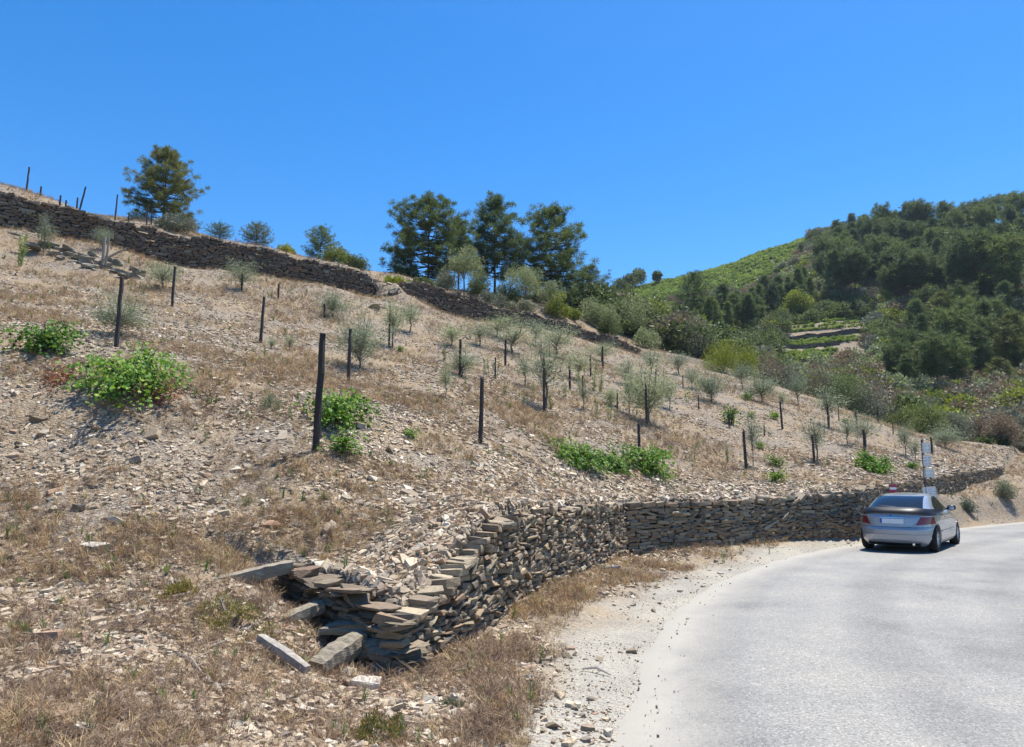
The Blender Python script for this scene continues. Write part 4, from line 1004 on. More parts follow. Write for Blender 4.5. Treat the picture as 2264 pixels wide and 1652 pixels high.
for px, pb, wp, pt, kind, lab in [(985, 880, 40, 800, 2, 'wispy olive shoot between two slate posts in mid slope'), (1160, 855, 50, 780, 2, 'slender olive between the low round one and the tall thin one'), (1385, 850, 60, 790, 2, 'thin grey olive behind the biggest olive'), (1290, 905, 36, 840, 2, 'small upright olive shoot right of the tall thin olive'),
   (1480, 905, 50, 830, 2, 'loose olive shoot right of the biggest olive'), (1530, 860, 46, 800, 1, 'small pale olive between the biggest olive and the broom bushes'), (1440, 825, 50, 770, 1, 'pale olive close to the lower end of the upper wall'), (1060, 765, 60, 712, 2, 'loose silvery olive right of the one under the second terrace wall'), (1185, 765, 60, 700, 2, 'upright pale olive in front of the second terrace wall'),
   (905, 735, 60, 665, 2, 'thin green olive in front of the broken wall gap'), (640, 775, 36, 735, 2, 'small grey sprig right of the thin pointed post'), (600, 770, 30, 740, 1, 'tiny olive leaning on the thin pointed post'), (1730, 905, 30, 860, 2, 'thin olive shoot on the crest above the slim leaning post'), (1665, 1030, 40, 900, 2, 'bare branching olive shoot beside the stout dark post'), (2025, 1020, 30, 965, 2, 'thin olive sprig just left of the road signs'), (1875, 985, 40, 920, 2, 'pale olive shoot left of the one above the car')]: olives.append((px, pb, wp, pt, kind, lab))
ho = hits([(a, b) for a, b, *_ in olives]); OV = {}
for i, ((px, pb, wp, pt, kind, lab), p) in enumerate(zip(olives, ho)):
    h = z_for_row(p[0], p[1], pt) - p[2]; w_ = wp * p[1] / FPX * 1.2
    key = (kind, i % 2)
    if key not in OV: OV[key] = olive_parts(600 + i, 2.2, 1.5 if kind != 2 else 1.1, [3600, 2300, 1500][kind], M_OLIVE, [.16, .3, .42][kind])
    bw_ = 1.5 if kind != 2 else 1.1
    plant('olive_sapling', OV[key], (p[0], p[1], p[2] - .03), lab, 'olive tree', 'young olives planted on the slope', w_ / bw_, random.uniform(0, 6), h / 2.2)

# ---- tall green weeds
WD = [weed_parts(700 + i) for i in range(4)]
wq = np.random.default_rng(12)
weeds = [(940, 1060, 40), (905, 1030, 30), (770, 700, 30), (40, 590, 75), (48, 560, 60), (100, 555, 60), (260, 600, 30), (600, 660, 25), (1095, 835, 60), (1075, 830, 55), (1065, 900, 35), (1155, 900, 40), (1180, 880, 50), (1250, 880, 45), (1290, 862, 60), (1325, 870, 50), (1345, 930, 60), (1360, 935, 45),
 (1322, 920, 50), (1220, 905, 40), (1115, 875, 40), (950, 870, 28), (1310, 865, 70), (1410, 900, 60), (1440, 990, 28), (1470, 850, 40), (1545, 870, 45), (1660, 880, 30), (1520, 890, 50), (1335, 790, 40), (1205, 860, 45), (985, 800, 40), (1030, 860, 35), (870, 745, 40), (905, 975, 30), (455, 975, 28), (545, 925, 30),
 (640, 925, 45), (1530, 1025, 45), (1610, 1025, 40), (1830, 1030, 28), (1600, 1245, 38), (1640, 1225, 24), (1350, 1235, 24), (1700, 1225, 22), (925, 1652, 60), (950, 1645, 45), (890, 1640, 55), (1160, 1535, 30), (1085, 1572, 24), (1060, 1480, 40), (1195, 1465, 40), (1240, 1430, 22), (340, 605, 40), (620, 800, 22), (1890, 925, 22), (2130, 1130, 22), (2215, 1085, 26), (590, 880, 30)]
hw = hits([(a, b) for a, b, c in weeds])
ANCH = [(697, 997, 'the tallest slate post'), (292, 858, 'the widest vine'), (97, 778, 'the vine at the end of the row'), (1062, 981, 'the bare post above the broken wall'), (1017, 833, 'the post in the low olive'), (1117, 809, 'the short post below the second terrace wall'), (1203, 914, 'the tall thin olive'), (1435, 940, 'the biggest olive'), (1306, 832, 'the thin post below the ruined wall end'),
 (1350, 895, 'the small pale olive bush'), (1650, 1037, 'the stout post'), (1573, 888, 'the olive before the broom bushes'), (860, 768, 'the post with the curved olive shoot'), (380, 679, 'the bare post below the terrace wall'), (230, 592, 'the wooden stakes'), (60, 520, 'the far end of the dark terrace wall'), (1357, 1262, 'the ash heap'), (890, 1490, 'the broken wall corner'), (1150, 1560, 'the gravel shoulder edge'), (1650, 1200, 'the middle of the long wall'), (615, 661, 'the short post under the terrace wall'), (1432, 1045, 'the double vine by the bend'), (1801, 1029, 'the post with the feathery shoot'), (2140, 1130, 'the small grey tuft on the bank'), (2222, 1090, 'the grey scrub on the bank'), (576, 758, 'the thin pointed post')]
_used = {}
for i, ((px, pb, hpx), p) in enumerate(zip(weeds, hw)):
    an = min(ANCH, key=lambda t: math.hypot(t[0] - px, (t[1] - pb) * 1.3)); dx, dy = px - an[0], pb - an[1]
    rel = ('right of' if dx > 0 else 'left of') if abs(dx) > abs(dy) * .8 else ('below' if dy > 0 else 'above')
    base = ('tall' if hpx > 44 else 'slim' if hpx > 29 else 'small') + ' green weed ' + rel + ' ' + an[2]; k_ = _used[base] = _used.get(base, 0) + 1
    lab = base if k_ == 1 else ('second ', 'third ', 'fourth ', 'fifth ')[min(k_ - 2, 3)] + base
    h = hpx * p[1] / FPX * 1.05; plant('green_weed', WD[i % 4], (p[0], p[1], p[2] - .02), lab, 'weed', 'upright green weeds on slope and verge', h / .7, random.uniform(0, 6))

# ---- trees and shrubs behind the slope
def tall(p, pt): return z_for_row(p[0], p[1], pt) - p[2]
PINE = {}
def pine_at(px, pb, pt, wp, lab, d=None, base=.3, needles=None, per=110, seed=0, group=None, grp_parts=None, flat=0, dens=1.):
    if d is None: p = hits([(px, pb)])[0]
    else:
        q_ = at(px, pb, d); p = np.array([q_[0], q_[1], H(q_[0], q_[1])[0]])
    h = tall(p, pt); cw = wp * p[1] / FPX / 2 * 1.16
    sc = h / 10.
    parts = grp_parts or pine_parts(seed, 10., cw / sc, base, needles or M_PINE, per, dens, flat=flat, bl=.30, bw=.048)
    return plant('pine_tree', parts, (p[0], p[1], p[2] - .1), lab, 'pine tree', group, sc, 0 if grp_parts is None else random.uniform(0, 6))
pine_at(360, 490, 334, 140, 'lone tall pine on the left skyline above the terrace wall', 52, .07, M_PINE_Y, 130, 31)
pine_at(945, 640, 440, 186, 'leftmost and widest of the three tall pines on the ridge', 62, .1, None, 130, 32)
pine_at(1093, 668, 442, 132, 'middle tall pine of the three on the ridge, with a straight dark trunk', 66, .17, M_PINE_D, 130, 33)
pine_at(1220, 690, 463, 165, 'rightmost of the three tall ridge pines, with a loose ragged crown', 68, .06, M_PINE, 120, 34)
pine_at(1310, 710, 590, 95, 'low drooping pine at the right foot of the three tall pines', 70, .05, M_PINE_D, 70, 35)
pine_at(1014, 660, 484, 50, 'thin pine squeezed between the first two tall ridge pines', 72, .3, None, 60, 36)
pine_at(707, 590, 501, 74, 'small pointed pine on the skyline left of the three tall pines', 60, .08, M_PINE_D, 70, 37)
pine_at(484, 545, 495, 60, 'small dark pine top peeping over the terrace wall right of the lone pine', 62, .1, M_PINE_D, 60, 38)
pine_at(566, 552, 494, 68, 'small olive coloured pine top behind the terrace wall', 62, .1, M_PINE_Y, 60, 39)
pine_at(300, 494, 462, 40, 'dark low pine bough left of the lone pine trunk', 54, .0, M_PINE_D, 60, 40)
pine_at(415, 512, 478, 52, 'low pine sapling at the right foot of the lone pine', 54, .0, M_PINE_Y, 60, 41)
pine_at(1536, 716, 606, 98, 'dark bushy pine in the middle distance in front of the green vineyard hill', 130, .03, M_PINE_D, 80, 42)
B = {}
def bush_at(px, pb, pt, wp, lab, leaf=M_SHR, d=None, cat='shrub', n=5200, name='shrub', seed=None, ll=.14, lw=.06, puffs=36, lift=.1, trunk_h=0, up=.3, part='foliage', group=None, puff=.3):
    if d is None: p = hits([(px, pb)])[0]
    else:
        q_ = at(px, pb, d); p = np.array([q_[0], q_[1], H(q_[0], q_[1])[0]])
    h = max(.08, tall(p, pt)); w_ = wp * p[1] / FPX * .9
    parts = bush_parts(seed or int(px + pb), w_, h, leaf, n, ll, lw, 7, puffs, puff, lift, part, M_BARK_G, up, trunk_h * h)
    if name == 'ground_plant': conform(parts, p)
    return plant(name, parts, (p[0], p[1], p[2] - .05), lab, cat, group, 1, 0)
bush_at(393, 520, 477, 100, 'grey green bush spreading at the foot of the lone pine', M_SHR_G, 47, lift=0)
bush_at(633, 572, 540, 48, 'small olive green bush on the skyline above the terrace wall', M_YEL, 56, lift=0, n=3000)
bush_at(745, 605, 548, 95, 'yellow green bush beside the small pointed pine', M_YEL, 54, lift=0)
bush_at(790, 612, 565, 50, 'dark green bush on the skyline above the wall end', M_SHR, 54, lift=0, n=3000)
bush_at(895, 640, 594, 85, 'dark round bush under the leftmost tall pine', M_SHR, 60, lift=0)
bush_at(1025, 672, 555, 85, 'old olive tree with a pale cut crown in front of the tall pines', M_OLIVE_D, 55, 'olive tree', 7000, 'olive_tree', ll=.16, lw=.04, trunk_h=.45, puff=.22, lift=.2)
bush_at(1162, 698, 588, 95, 'old olive tree with a ragged crown right of the middle tall pine', M_OLIVE_D, 58, 'olive tree', 6000, 'olive_tree', ll=.16, lw=.04, trunk_h=.35, puff=.2, lift=.2)
bush_at(1215, 705, 625, 70, 'smaller old olive tree behind the second terrace wall', M_OLIVE_D, 60, 'olive tree', 5000, 'olive_tree', ll=.16, lw=.04, trunk_h=.3, puff=.22)
bush_at(1100, 700, 650, 60, 'grey scrub on top of the second terrace wall', M_SHR_G, 55, lift=0, n=3000)
bush_at(1232, 718, 650, 44, 'narrow bright green tree above the terrace wall', M_YEL, 58, 'tree', 4500, 'broadleaf_tree', lift=.0)
bush_at(1266, 732, 680, 50, 'yellow flowering broom bush beside the narrow bright tree', M_YEL, 60, lift=0)
bush_at(1320, 748, 668, 85, 'grey olive tree with bare limbs above the ruined wall end', M_OLIVE_D, 64, 'olive tree', 7000, 'olive_tree', ll=.17, lw=.05, trunk_h=.15, lift=0)
bush_at(1385, 765, 662, 120, 'broad grey green olive tree mass on the slope edge', M_OLIVE_D, 68, 'olive tree', 9000, 'olive_tree', ll=.17, lw=.05, puffs=60, lift=0)
bush_at(1400, 700, 640, 90, 'yellow green tree top behind the broad olive mass', M_YEL, 84, 'tree', 6000, 'broadleaf_tree', lift=0)
bush_at(1465, 785, 668, 90, 'tall yellow green tree beside the dark grey bush', M_YEL, 72, 'tree', 9000, 'broadleaf_tree', puffs=55, lift=0)
bush_at(1536, 812, 703, 92, 'dark grey green bush with pale leaf tips', M_SHR_G, 66, 'shrub', 9000, puffs=55, lift=0)
bush_at(1600, 832, 757, 92, 'rounded yellow green broom bush behind the crest', M_YEL, 60, 'shrub', 9000, puffs=60, ll=.16, lw=.035, up=.9, lift=0)
bush_at(1650, 838, 768, 60, 'smaller broom bush joined to the rounded one', M_YEL, 61, 'shrub', 6000, puffs=40, ll=.16, lw=.035, up=.9, lift=0)
bush_at(1700, 862, 778, 72, 'dry brown bush next to the broom bushes', M_SHR_B, 62, 'shrub', 7000, ll=.16, lw=.03, lift=0)
bush_at(1745, 880, 800, 70, 'pale green scrub behind the crest', M_SHR_G, 62, lift=0)
bush_at(1805, 905, 805, 88, 'dry grey bush with bare twigs behind the crest', M_SHR_B, 62, 'shrub', 7000, ll=.18, lw=.03, lift=0)
bush_at(1872, 935, 820, 110, 'large grey green bush on the right behind the crest', M_SHR, 60, 'shrub', 10000, puffs=60, lift=0)
bush_at(1930, 950, 860, 80, 'rounded bush sloping down beside the large grey green one', M_SHR_G, 58, 'shrub', 8000, lift=0)
bush_at(1990, 985, 905, 70, 'dark green bush at the valley edge above the crest', M_SHR, 56, lift=0)
for i, (px, pb, pt, wp, lf, lab) in enumerate([
 (2055, 975, 905, 90, M_SHR, 'green bush in the valley behind the road signs'), (2110, 975, 912, 85, M_SHR_G, 'grey green bush in the valley right of the signs'), (2165, 985, 915, 95, M_SHR_B, 'brownish bush in the valley at the picture edge'),
 (2215, 990, 918, 80, M_SHR_B, 'reddish brown heather bush at the right border'), (2085, 1005, 950, 70, M_YEL, 'low light green bush close behind the crest'), (2145, 1015, 960, 80, M_SHR, 'dark low bush on the valley side of the crest'),
 (2200, 1025, 965, 85, M_SHR, 'dark green bush above the far end of the long wall'), (2240, 1040, 985, 60, M_SHR_G, 'grey bush above the end of the wall at the right border'), (2020, 960, 900, 60, M_YEL, 'yellow green bush behind the small olive by the signs')]):
    bush_at(px, pb, pt, wp, lab, lf, 52 + i % 3 * 2, n=6500, seed=900 + i, lift=0)
bush_at(1770, 706, 651, 68, 'light yellow green round tree standing above the little terraces', M_YEL, None, 'tree', 7000, 'broadleaf_tree', ll=.4, lw=.2, trunk_h=.2)
# thicket right behind the second terrace wall
for i, (px, pb, pt, wp, d, lf, lab) in enumerate([(870, 640, 612, 70, 50, M_YEL, 'low olive green bush behind the gap between the terrace walls'), (930, 650, 615, 60, 52, M_SHR, 'dark low bush under the leftmost tall pine trunk'), (985, 655, 600, 70, 56, M_SHR_G, 'grey bush between the first two pine trunks'), (1060, 672, 610, 80, 60, M_SHR, 'dark green bush at the foot of the middle tall pine'),
   (1075, 690, 650, 60, 53, M_SHR_G, 'grey weed thicket on the edge of the second terrace wall'), (1125, 700, 630, 80, 58, M_SHR, 'green thicket right of the middle pine trunk'), (1150, 708, 665, 70, 55, M_SHR_G, 'grey thicket above the middle of the second terrace wall'), (1190, 712, 640, 80, 62, M_SHR, 'dark thicket below the rightmost tall pine'), (1265, 725, 620, 90, 72, M_SHR, 'dark green thicket behind the flowering broom'), (1300, 735, 640, 90, 74, M_SHR_G, 'grey green thicket behind the grey olive tree'),
   (1345, 760, 700, 70, 62, M_SHR, 'green bush above the ruined wall end'), (1430, 790, 730, 80, 64, M_OLIVE_D, 'grey olive thicket at the lower end of the upper wall'), (1500, 805, 745, 60, 66, M_SHR, 'dark green bush left of the dark grey one')]):
    bush_at(px, pb, pt, wp, lab, lf, d, n=5200, seed=950 + i, lift=0)
# bank beyond the signs
bush_at(2222, 1100, 1060, 40, 'grey scrub on the roadside bank at the right border', M_SHR_G, None, n=2500, ll=.08, lw=.03, lift=0)
bush_at(2140, 1130, 1100, 30, 'small grey tuft on the roadside bank beyond the signs', M_SHR_G, None, n=1500, ll=.08, lw=.03, lift=0)
# reddish green mat in the hollow by the steps and plants at the lower border
for px, pb, pt, wp, lf, lab in [(510, 1378, 1320, 250, M_RST, 'low mat of yellow green and rusty stonecrop in the hollow by the stone steps'), (400, 1315, 1280, 90, M_RST, 'small rusty green plant at the left end of the stonecrop mat'),
     (840, 1640, 1570, 190, M_RST, 'green and reddish weed clump at the foot of the wall corner'), (600, 900, 870, 80, M_SHR_G, 'wispy grey green weed left of the tall vine bush'), (1000, 1560, 1535, 60, M_SHR_G, 'wispy verge weed near the wall corner')]:
    bush_at(px, pb, pt, wp, lab, lf, None, 'plant', 2600, 'ground_plant', ll=.03, lw=.011, puffs=60, lift=0, up=.9, puff=.16)
# ================================================================== FAR HILL: pine wood, scrub, vineyard, little terraces
M_FARP = mat_leaf('far_pine_needles', [(.085, .125, .042), (.125, .17, .055), (.17, .21, .07)], 'island', .4, .6); M_FARD = mat_leaf('far_pine_needles_dark', [(.075, .115, .045), (.105, .15, .06)], 'island', .4, .6)
FP = [pine_parts(800 + i, 10., [2.5, 3.1, 2.3, 2.7, 3.3, 1.9][i], [.32, .45, .15, .52, .3, .05][i], [M_FARP, M_FARP, M_FARD, M_FARP, M_PINE_Y, M_FARP][i], 34, .56, flat=i in (1, 3), bl=.7, bw=.10) for i in range(6)]
FB = [bush_parts(830 + i, 4., 3., lf, 2200, .38, .2, 4, 30, .3, 0) for i, lf in enumerate([M_SHR, M_SHR, M_SHR_G, M_YEL, M_SHR_B, M_OLIVE_D])]
fq = np.random.default_rng(99)
# pines one can pick out: px, base row, top row, label
fp = [(2107, 842, 690, 'tall pine with a long bare trunk standing free on the right hillside'), (2014, 900, 779, 'broad dark pine low on the right hillside'), (2150, 695, 521, 'tall straight pine high on the right hillside'), (2228, 700, 526, 'tall dark pine cut by the right border'),
 (1978, 640, 535, 'dark compact pine at the front edge of the wood'), (1823, 625, 530, 'reddish bare trunked pine at the left edge of the wood'), (2165, 835, 752, 'slim pale pine beside the free standing one'), (2215, 880, 790, 'pine in deep shade near the right border'), (1858, 585, 503, 'pine on the left shoulder of the wood'), (1610, 735, 650, 'slim pine in the dark strip below the green vineyard'), (1580, 748, 668, 'dark slim pine next to the bushy middle pine'), (1655, 728, 655, 'dark pine in the strip above the little terraces'), (1690, 705, 640, 'grey green pine above the light round tree')]
hf = hits([(a, b) for a, b, c, l in fp], 60)
for i, ((px, pb, pt, lab), p) in enumerate(zip(fp, hf)):
    h = tall(p, pt); plant('pine_tree', FP[[3, 2, 3, 1, 0, 3, 5, 4, 0, 5, 2, 5, 2][i]], (p[0], p[1], p[2] - .3), lab, 'pine tree', None, h / 10, fq.uniform(0, 6))
# the wood
def poly_px(P): return P
wood = [(1815, 600), (1850, 548), (1900, 520), (1980, 500), (2060, 488), (2150, 480), (2260, 470), (2260, 700), (2100, 690), (1960, 690), (1850, 690), (1800, 650)]
strip = [(1560, 770), (1600, 725), (1700, 690), (1790, 655), (1800, 700), (1700, 715), (1650, 752)]
low = [(1960, 905), (2000, 800), (2060, 720), (2260, 720), (2260, 910)]
def pick(poly, n, seed):
    q = np.random.default_rng(seed); xs = [p[0] for p in poly]; ys = [p[1] for p in poly]; out = []
    while len(out) < n:
        x = q.uniform(min(xs), max(xs), 400); y = q.uniform(min(ys), max(ys), 400); m = inside(poly, x, y); out += list(zip(x[m], y[m]))
    # spread by rejection
    sel = []
    for p in out:
        if len(sel) >= n: break
        if all(abs(p[0] - s[0]) / 15 + abs(p[1] - s[1]) / 10 > 1 for s in sel): sel.append(p)
    return sel
W1 = pick(wood, 118, 1); W2 = pick(strip, 26, 2); W3 = pick(low, 22, 3)
for grp, pts, kinds, hr in (('pines of the wood on the right hill', W1, (0, 1, 2, 3, 3, 1, 2, 0), (8, 13.5)), ('pines in the dark strip below the vineyard', W2, (5, 2, 0, 5), (7, 10)), ('pines in the shaded foot of the right hill', W3, (0, 2, 3, 1, 4), (7, 11))):
    pts = sorted(pts); hh_ = hits(pts, 60); labels_ = []
    ORD = 'first second third fourth fifth sixth seventh eighth ninth tenth eleventh twelfth thirteenth fourteenth fifteenth sixteenth seventeenth eighteenth nineteenth twentieth'.split(); cnt = {}
    ys_ = [p_[1] for p_ in pts]; y0_, y1_ = min(ys_), max(ys_) + 1
    for px_, py_ in pts:
        if len(pts) > 50:
            sky = min(q_[1] for q_ in pts if abs(q_[0] - px_) < 26) + 6; b_ = 0 if py_ <= sky else 1 + int(4.999 * (py_ - 470) / 230)
            nm_ = ['on the wooded skyline', 'in the row just under the wooded skyline', 'in the upper middle of the wood', 'in the middle of the wood', 'in the lower middle of the wood', 'at the lower edge of the wood'][min(b_, 5)]
        else: b_ = int(2.999 * (py_ - y0_) / (y1_ - y0_)); nm_ = ['at the top of the ', 'in the middle of the ', 'at the bottom of the '][b_] + ('dark strip below the vineyard' if 'strip' in grp else 'shaded hill foot')
        k_ = cnt[nm_] = cnt.get(nm_, 0) + 1; labels_.append((ORD[k_ - 1] if k_ <= 20 else 'twenty ' + ORD[k_ - 21]) + ' dark pine from the left ' + nm_)
    for i, p in enumerate(hh_):
        h = fq.uniform(*hr); k = kinds[fq.integers(0, len(kinds))]
        plant('pine_tree', FP[k], (p[0], p[1], p[2] - .3), labels_[i], 'pine tree', grp, h / 10, fq.uniform(0, 6))
# scrub under and between the trees
q = np.random.default_rng(17); nS = 11500
a = np.radians(q.uniform(5, 52, nS)); r = np.sqrt(q.uniform(68 ** 2, 330 ** 2, nS)); r = np.where(q.random(nS) < .5, q.uniform(68, 200, nS), r)
x, y = r * np.sin(a), r * np.cos(a); vh = [tuple(p) for p in vine_hill]; pt_ = [tuple(p) for p in far_patch]
k = ~inside(vh, x, y) & ~inside(pt_, x, y) & (q.random(nS) < np.clip(.8 + fbm(x, y, 18, 41, 3), .25, 1)); x, y, r = x[k], y[k], r[k]; z = H(x, y)
v = visible(x, y, z, 2.5); x, y, z, r = x[v], y[v], z[v], r[v]
sc = q.uniform(.5, 1.3, len(x)) * np.where(r > 200, 1.2, 1.0)
zone = fbm(x, y, 30, 61, 2)
idx = np.where(zone > .15, q.integers(2, 6, len(x)), np.where(q.random(len(x)) < .7, q.integers(0, 2, len(x)), q.integers(0, 6, len(x))))
scatter('hillside_scrub', np.c_[x, y, z - .3], np.c_[q.normal(0, .1, (len(x), 2)), q.uniform(0, 6.28, len(x))], np.c_[sc, sc, sc * q.uniform(.7, 1.1, len(x))], idx, make_protos('scrub_shape', [p[1][1] for p in FB]), label='scrub covering the far hillside')
print('SCRUB', len(x))
# vineyard on the hilltop: rows along the slope
M_VROW = mat_leaf('vine_row_leaves', [(.22, .31, .05), (.30, .39, .07), (.36, .42, .10)], 'island', .3, .5)
VR = [bush_parts(850 + i, 1.6, 1.3, M_VROW, 420, .34, .24, 2, 10, .35, .1)[1][1] for i in range(3)]
q = np.random.default_rng(5); V0, V1 = np.array([p[0] for p in vh]), np.array([p[1] for p in vh])
c0 = np.array([V0.mean(), V1.mean()]); ang = .30; u = np.array([math.cos(ang), math.sin(ang)]); vv = np.array([-u[1], u[0]]); X = []; Y = []
for i in np.arange(-130, 130, 3.0):
    for j in np.arange(-170, 170, 1.35): X.append(c0[0] + vv[0] * i + u[0] * j); Y.append(c0[1] + vv[1] * i + u[1] * j)
x, y = np.array(X), np.array(Y); x = x + q.normal(0, .15, len(x)); y = y + q.normal(0, .15, len(x)); k = inside(vh, x, y) & (q.random(len(x)) < .93); x, y = x[k], y[k]; z = H(x, y); v = visible(x, y, z, 1); x, y, z = x[v], y[v], z[v]
scatter('vineyard_rows', np.c_[x, y, z], np.c_[np.zeros((len(x), 2)), q.uniform(0, 6.28, len(x))], np.full((len(x), 3), 1.) * q.uniform(.8, 1.15, (len(x), 1)), q.integers(0, 3, len(x)), make_protos('vine_row_shape', VR), label='rows of green vines on the hilltop')
print('VROWS', len(x))
# trees on the left end of that ridge
for px, pb, pt, wp, lab in [(1412, 632, 597, 34, 'dark round tree on the ridge at the left end of the vineyard hill'), (1454, 622, 601, 18, 'tiny lone round tree on the vineyard ridge'), (1392, 636, 610, 34, 'dark bush on the left end of the vineyard ridge'), (1372, 645, 622, 30, 'low dark bush where the vineyard ridge drops')]:
    p = hits([(px, pb + 8)], 60)[0]; h = max(2.5, tall(p, pt)); w_ = wp * p[1] / FPX
    plant('broadleaf_tree', bush_parts(int(px), w_, h, M_SHR, 2600, .6, .35, 4, 26, .3, .25, 'foliage', M_BARK_G, .3, h * .25), (p[0], p[1], p[2] - .3), lab, 'tree')
# little walled terraces
def far_wall(pts, hh, lab):
    hp_ = hits(pts, 60); P = [hp_[0]]
    for a_, b_ in zip(hp_[:-1], hp_[1:]):
        for t in np.linspace(0, 1, 7)[1:]: P.append(a_ * (1 - t) + b_ * t)
    P = np.array(P); P[:, 2] = H(P[:, 0], P[:, 1]); T = np.gradient(P[:, :2], axis=0); T /= np.hypot(T[:, 0], T[:, 1])[:, None]; Nn = np.c_[T[:, 1], -T[:, 0]]
    mb = MB(); q = np.random.default_rng(len(pts)); n_ = len(P); V = []
    L = Line(P); tot = L.L[-1]; zc = 0
    while zc < hh:
        ch = q.uniform(.18, .3); l = 0
        while l < tot:
            ln = q.uniform(.5, 1.3); lm = min(l + ln / 2, tot - .01); c = L.at(lm); zz = np.interp(lm, L.L, P[:, 2]); t = L.at(min(lm + .2, tot)) - L.at(max(lm - .2, 0)); an = math.atan2(t[1], t[0])
            mb.box([c[0] + q.normal(0, .04), c[1] + q.normal(0, .04), zz + zc + ch / 2 - .2], [ln * .97, .7, ch * .96], rotm('Z', an)); l += ln
        zc += ch
    o = obj('stones', mb.mesh('stones', [MS_UP_I])); e = empty('terrace_wall', (0, 0, 0)); tag(e, lab, 'stone wall', kind='thing'); o.parent = e; o['kind'] = 'stuff'
far_wall([(1706, 757), (1780, 748), (1850, 742), (1905, 735)], 0.8, 'topmost dark wall of the little far terraces')
far_wall([(1688, 775), (1760, 770), (1850, 762)], 0.8, 'middle dark wall of the little far terraces')
far_wall([(1722, 808), (1792, 804)], 0.7, 'short lowest wall of the little far terraces')
q = np.random.default_rng(8); PX = []
for rowp in ([(1705, 764), (1905, 746)], [(1715, 768), (1900, 752)], [(1690, 786), (1850, 776)], [(1700, 792), (1840, 784)], [(1710, 799), (1830, 792)]):
    for t in np.linspace(0, 1, 44): PX.append((rowp[0][0] * (1 - t) + rowp[1][0] * t + q.normal(0, 1), rowp[0][1] * (1 - t) + rowp[1][1] * t + q.normal(0, .5)))
for t in np.linspace(0, 1, 30):
    for r_ in range(3): PX.append((1735 + 170 * t, 735 - 8 * r_ - 14 * t + q.normal(0, .5)))
hv_ = hits(PX, 60); hv_ = hv_[q.random(len(hv_)) < .9]
scatter('terrace_vines', hv_, np.zeros((len(hv_), 3)), np.full((len(hv_), 3), .55) * q.uniform(.6, 1.1, (len(hv_), 1)), q.integers(0, 3, len(hv_)), bpy.data.collections['vine_row_shape'], label='vines on the little far terraces')
# ================================================================== THE CAR
CAR_FWD = 40.0      # heading, degrees from +Y towards +X
_rr = gp(2070, 1224, .0); fw = np.array([math.sin(R(CAR_FWD)), math.cos(R(CAR_FWD))]); rt = np.array([fw[1], -fw[0]])
# rear right wheel contact is at local (-1.36, -.75)  (x forward, y left)
car_xy = _rr[:2] + fw * 1.36 - rt * .77
car_z = .03
def itp(z, T): return np.interp(z, [t[0] for t in T], [t[1] for t in T])
LF = [(.16, 2.02), (.24, 2.10), (.34, 2.16), (.50, 2.17), (.60, 2.12), (.70, 2.00), (.78, 1.80), (.85, 1.50), (.90, 1.28), (.94, 1.14), (1.05, .96), (1.20, .68), (1.30, .48), (1.36, .30), (1.39, .16), (1.405, .0)]
LRr = [(.16, -1.98), (.24, -2.09), (.30, -2.145), (.42, -2.17), (.56, -2.17), (.60, -2.13), (.66, -2.12), (.84, -2.10), (.95, -2.05), (1.00, -2.00), (1.04, -1.88), (1.10, -1.74), (1.20, -1.50), (1.28, -1.27), (1.34, -1.02), (1.375, -.75), (1.395, -.50), (1.405, -.30)]
WH = [(.16, .76), (.22, .82), (.30, .855), (.42, .864), (.62, .864), (.76, .858), (.88, .835), (.96, .79), (1.00, .765), (1.10, .71), (1.20, .66), (1.28, .61), (1.33, .57), (1.365, .50), (1.385, .40), (1.397, .27), (1.405, .12)]
EX = [(.16, 5.5), (.6, 5.0), (.95, 4.2), (1.1, 3.6), (1.3, 3.2), (1.405, 2.4)]
def car_pt(th, z):
    a = (itp(z, LF) - itp(z, LRr)) / 2; xc = (itp(z, LF) + itp(z, LRr)) / 2; w_ = itp(z, WH); n_ = itp(z, EX)
    c, s = np.cos(th), np.sin(th); x = xc + a * np.sign(c) * np.abs(c) ** (2 / n_); y = w_ * np.sign(s) * np.abs(s) ** (2 / n_)
    # tumble of the nose and tail corners in plan
    y = y * (1 - .10 * np.clip((np.abs(x) - 1.5) / .67, 0, 1) ** 2)
    x = x + np.where(c < 0, 1, -1) * .10 * (np.abs(y) / .86) ** 2.2 * np.clip((np.abs(x) - 1.2) / .9, 0, 1)
    return x, y
WX = (-1.36, 1.355); WR = .315
def arch(x):
    z = np.zeros_like(x)
    for wx in WX:
        d = np.abs(x - wx); z = np.maximum(z, np.where(d < .375, .30 + np.sqrt(np.maximum(0, .375 ** 2 - d ** 2)), 0))
    return z
M_PAINT, N_, L_, B_ = mat('silver_paint'); B_.inputs['Base Color'].default_value = (.36, .375, .40, 1); B_.inputs['Metallic'].default_value = .35; B_.inputs['Roughness'].default_value = .28; B_.inputs['Coat Weight'].default_value = .8; B_.inputs['Coat Roughness'].default_value = .04
_t2 = noise(N_, L_, 3, 4, .6); _r2 = ramp(N_, [(.35, (.22, .22, .22)), (.7, (.38, .38, .38))]); L_.new(_t2.outputs[0], _r2.inputs[0]); L_.new(_r2.outputs[0], B_.inputs['Roughness'])
M_GLASS = simple('car_glass', (.008, .011, .016), .05, 0, .35); M_BLACK = simple('black_trim', (.010, .010, .012), .42, 0, .25); M_RUB = simple('tyre_rubber', (.02, .02, .02), .8, 0, .2)
M_RIM = simple('alloy', (.55, .56, .58), .3, .9); M_RED = simple('red_lens', (.20, .008, .018), .12, 0, .7); M_LENS = simple('clear_lens', (.55, .45, .45), .12, 0, .7); M_DARK = simple('dark_cavity', (.01, .01, .011), .9)
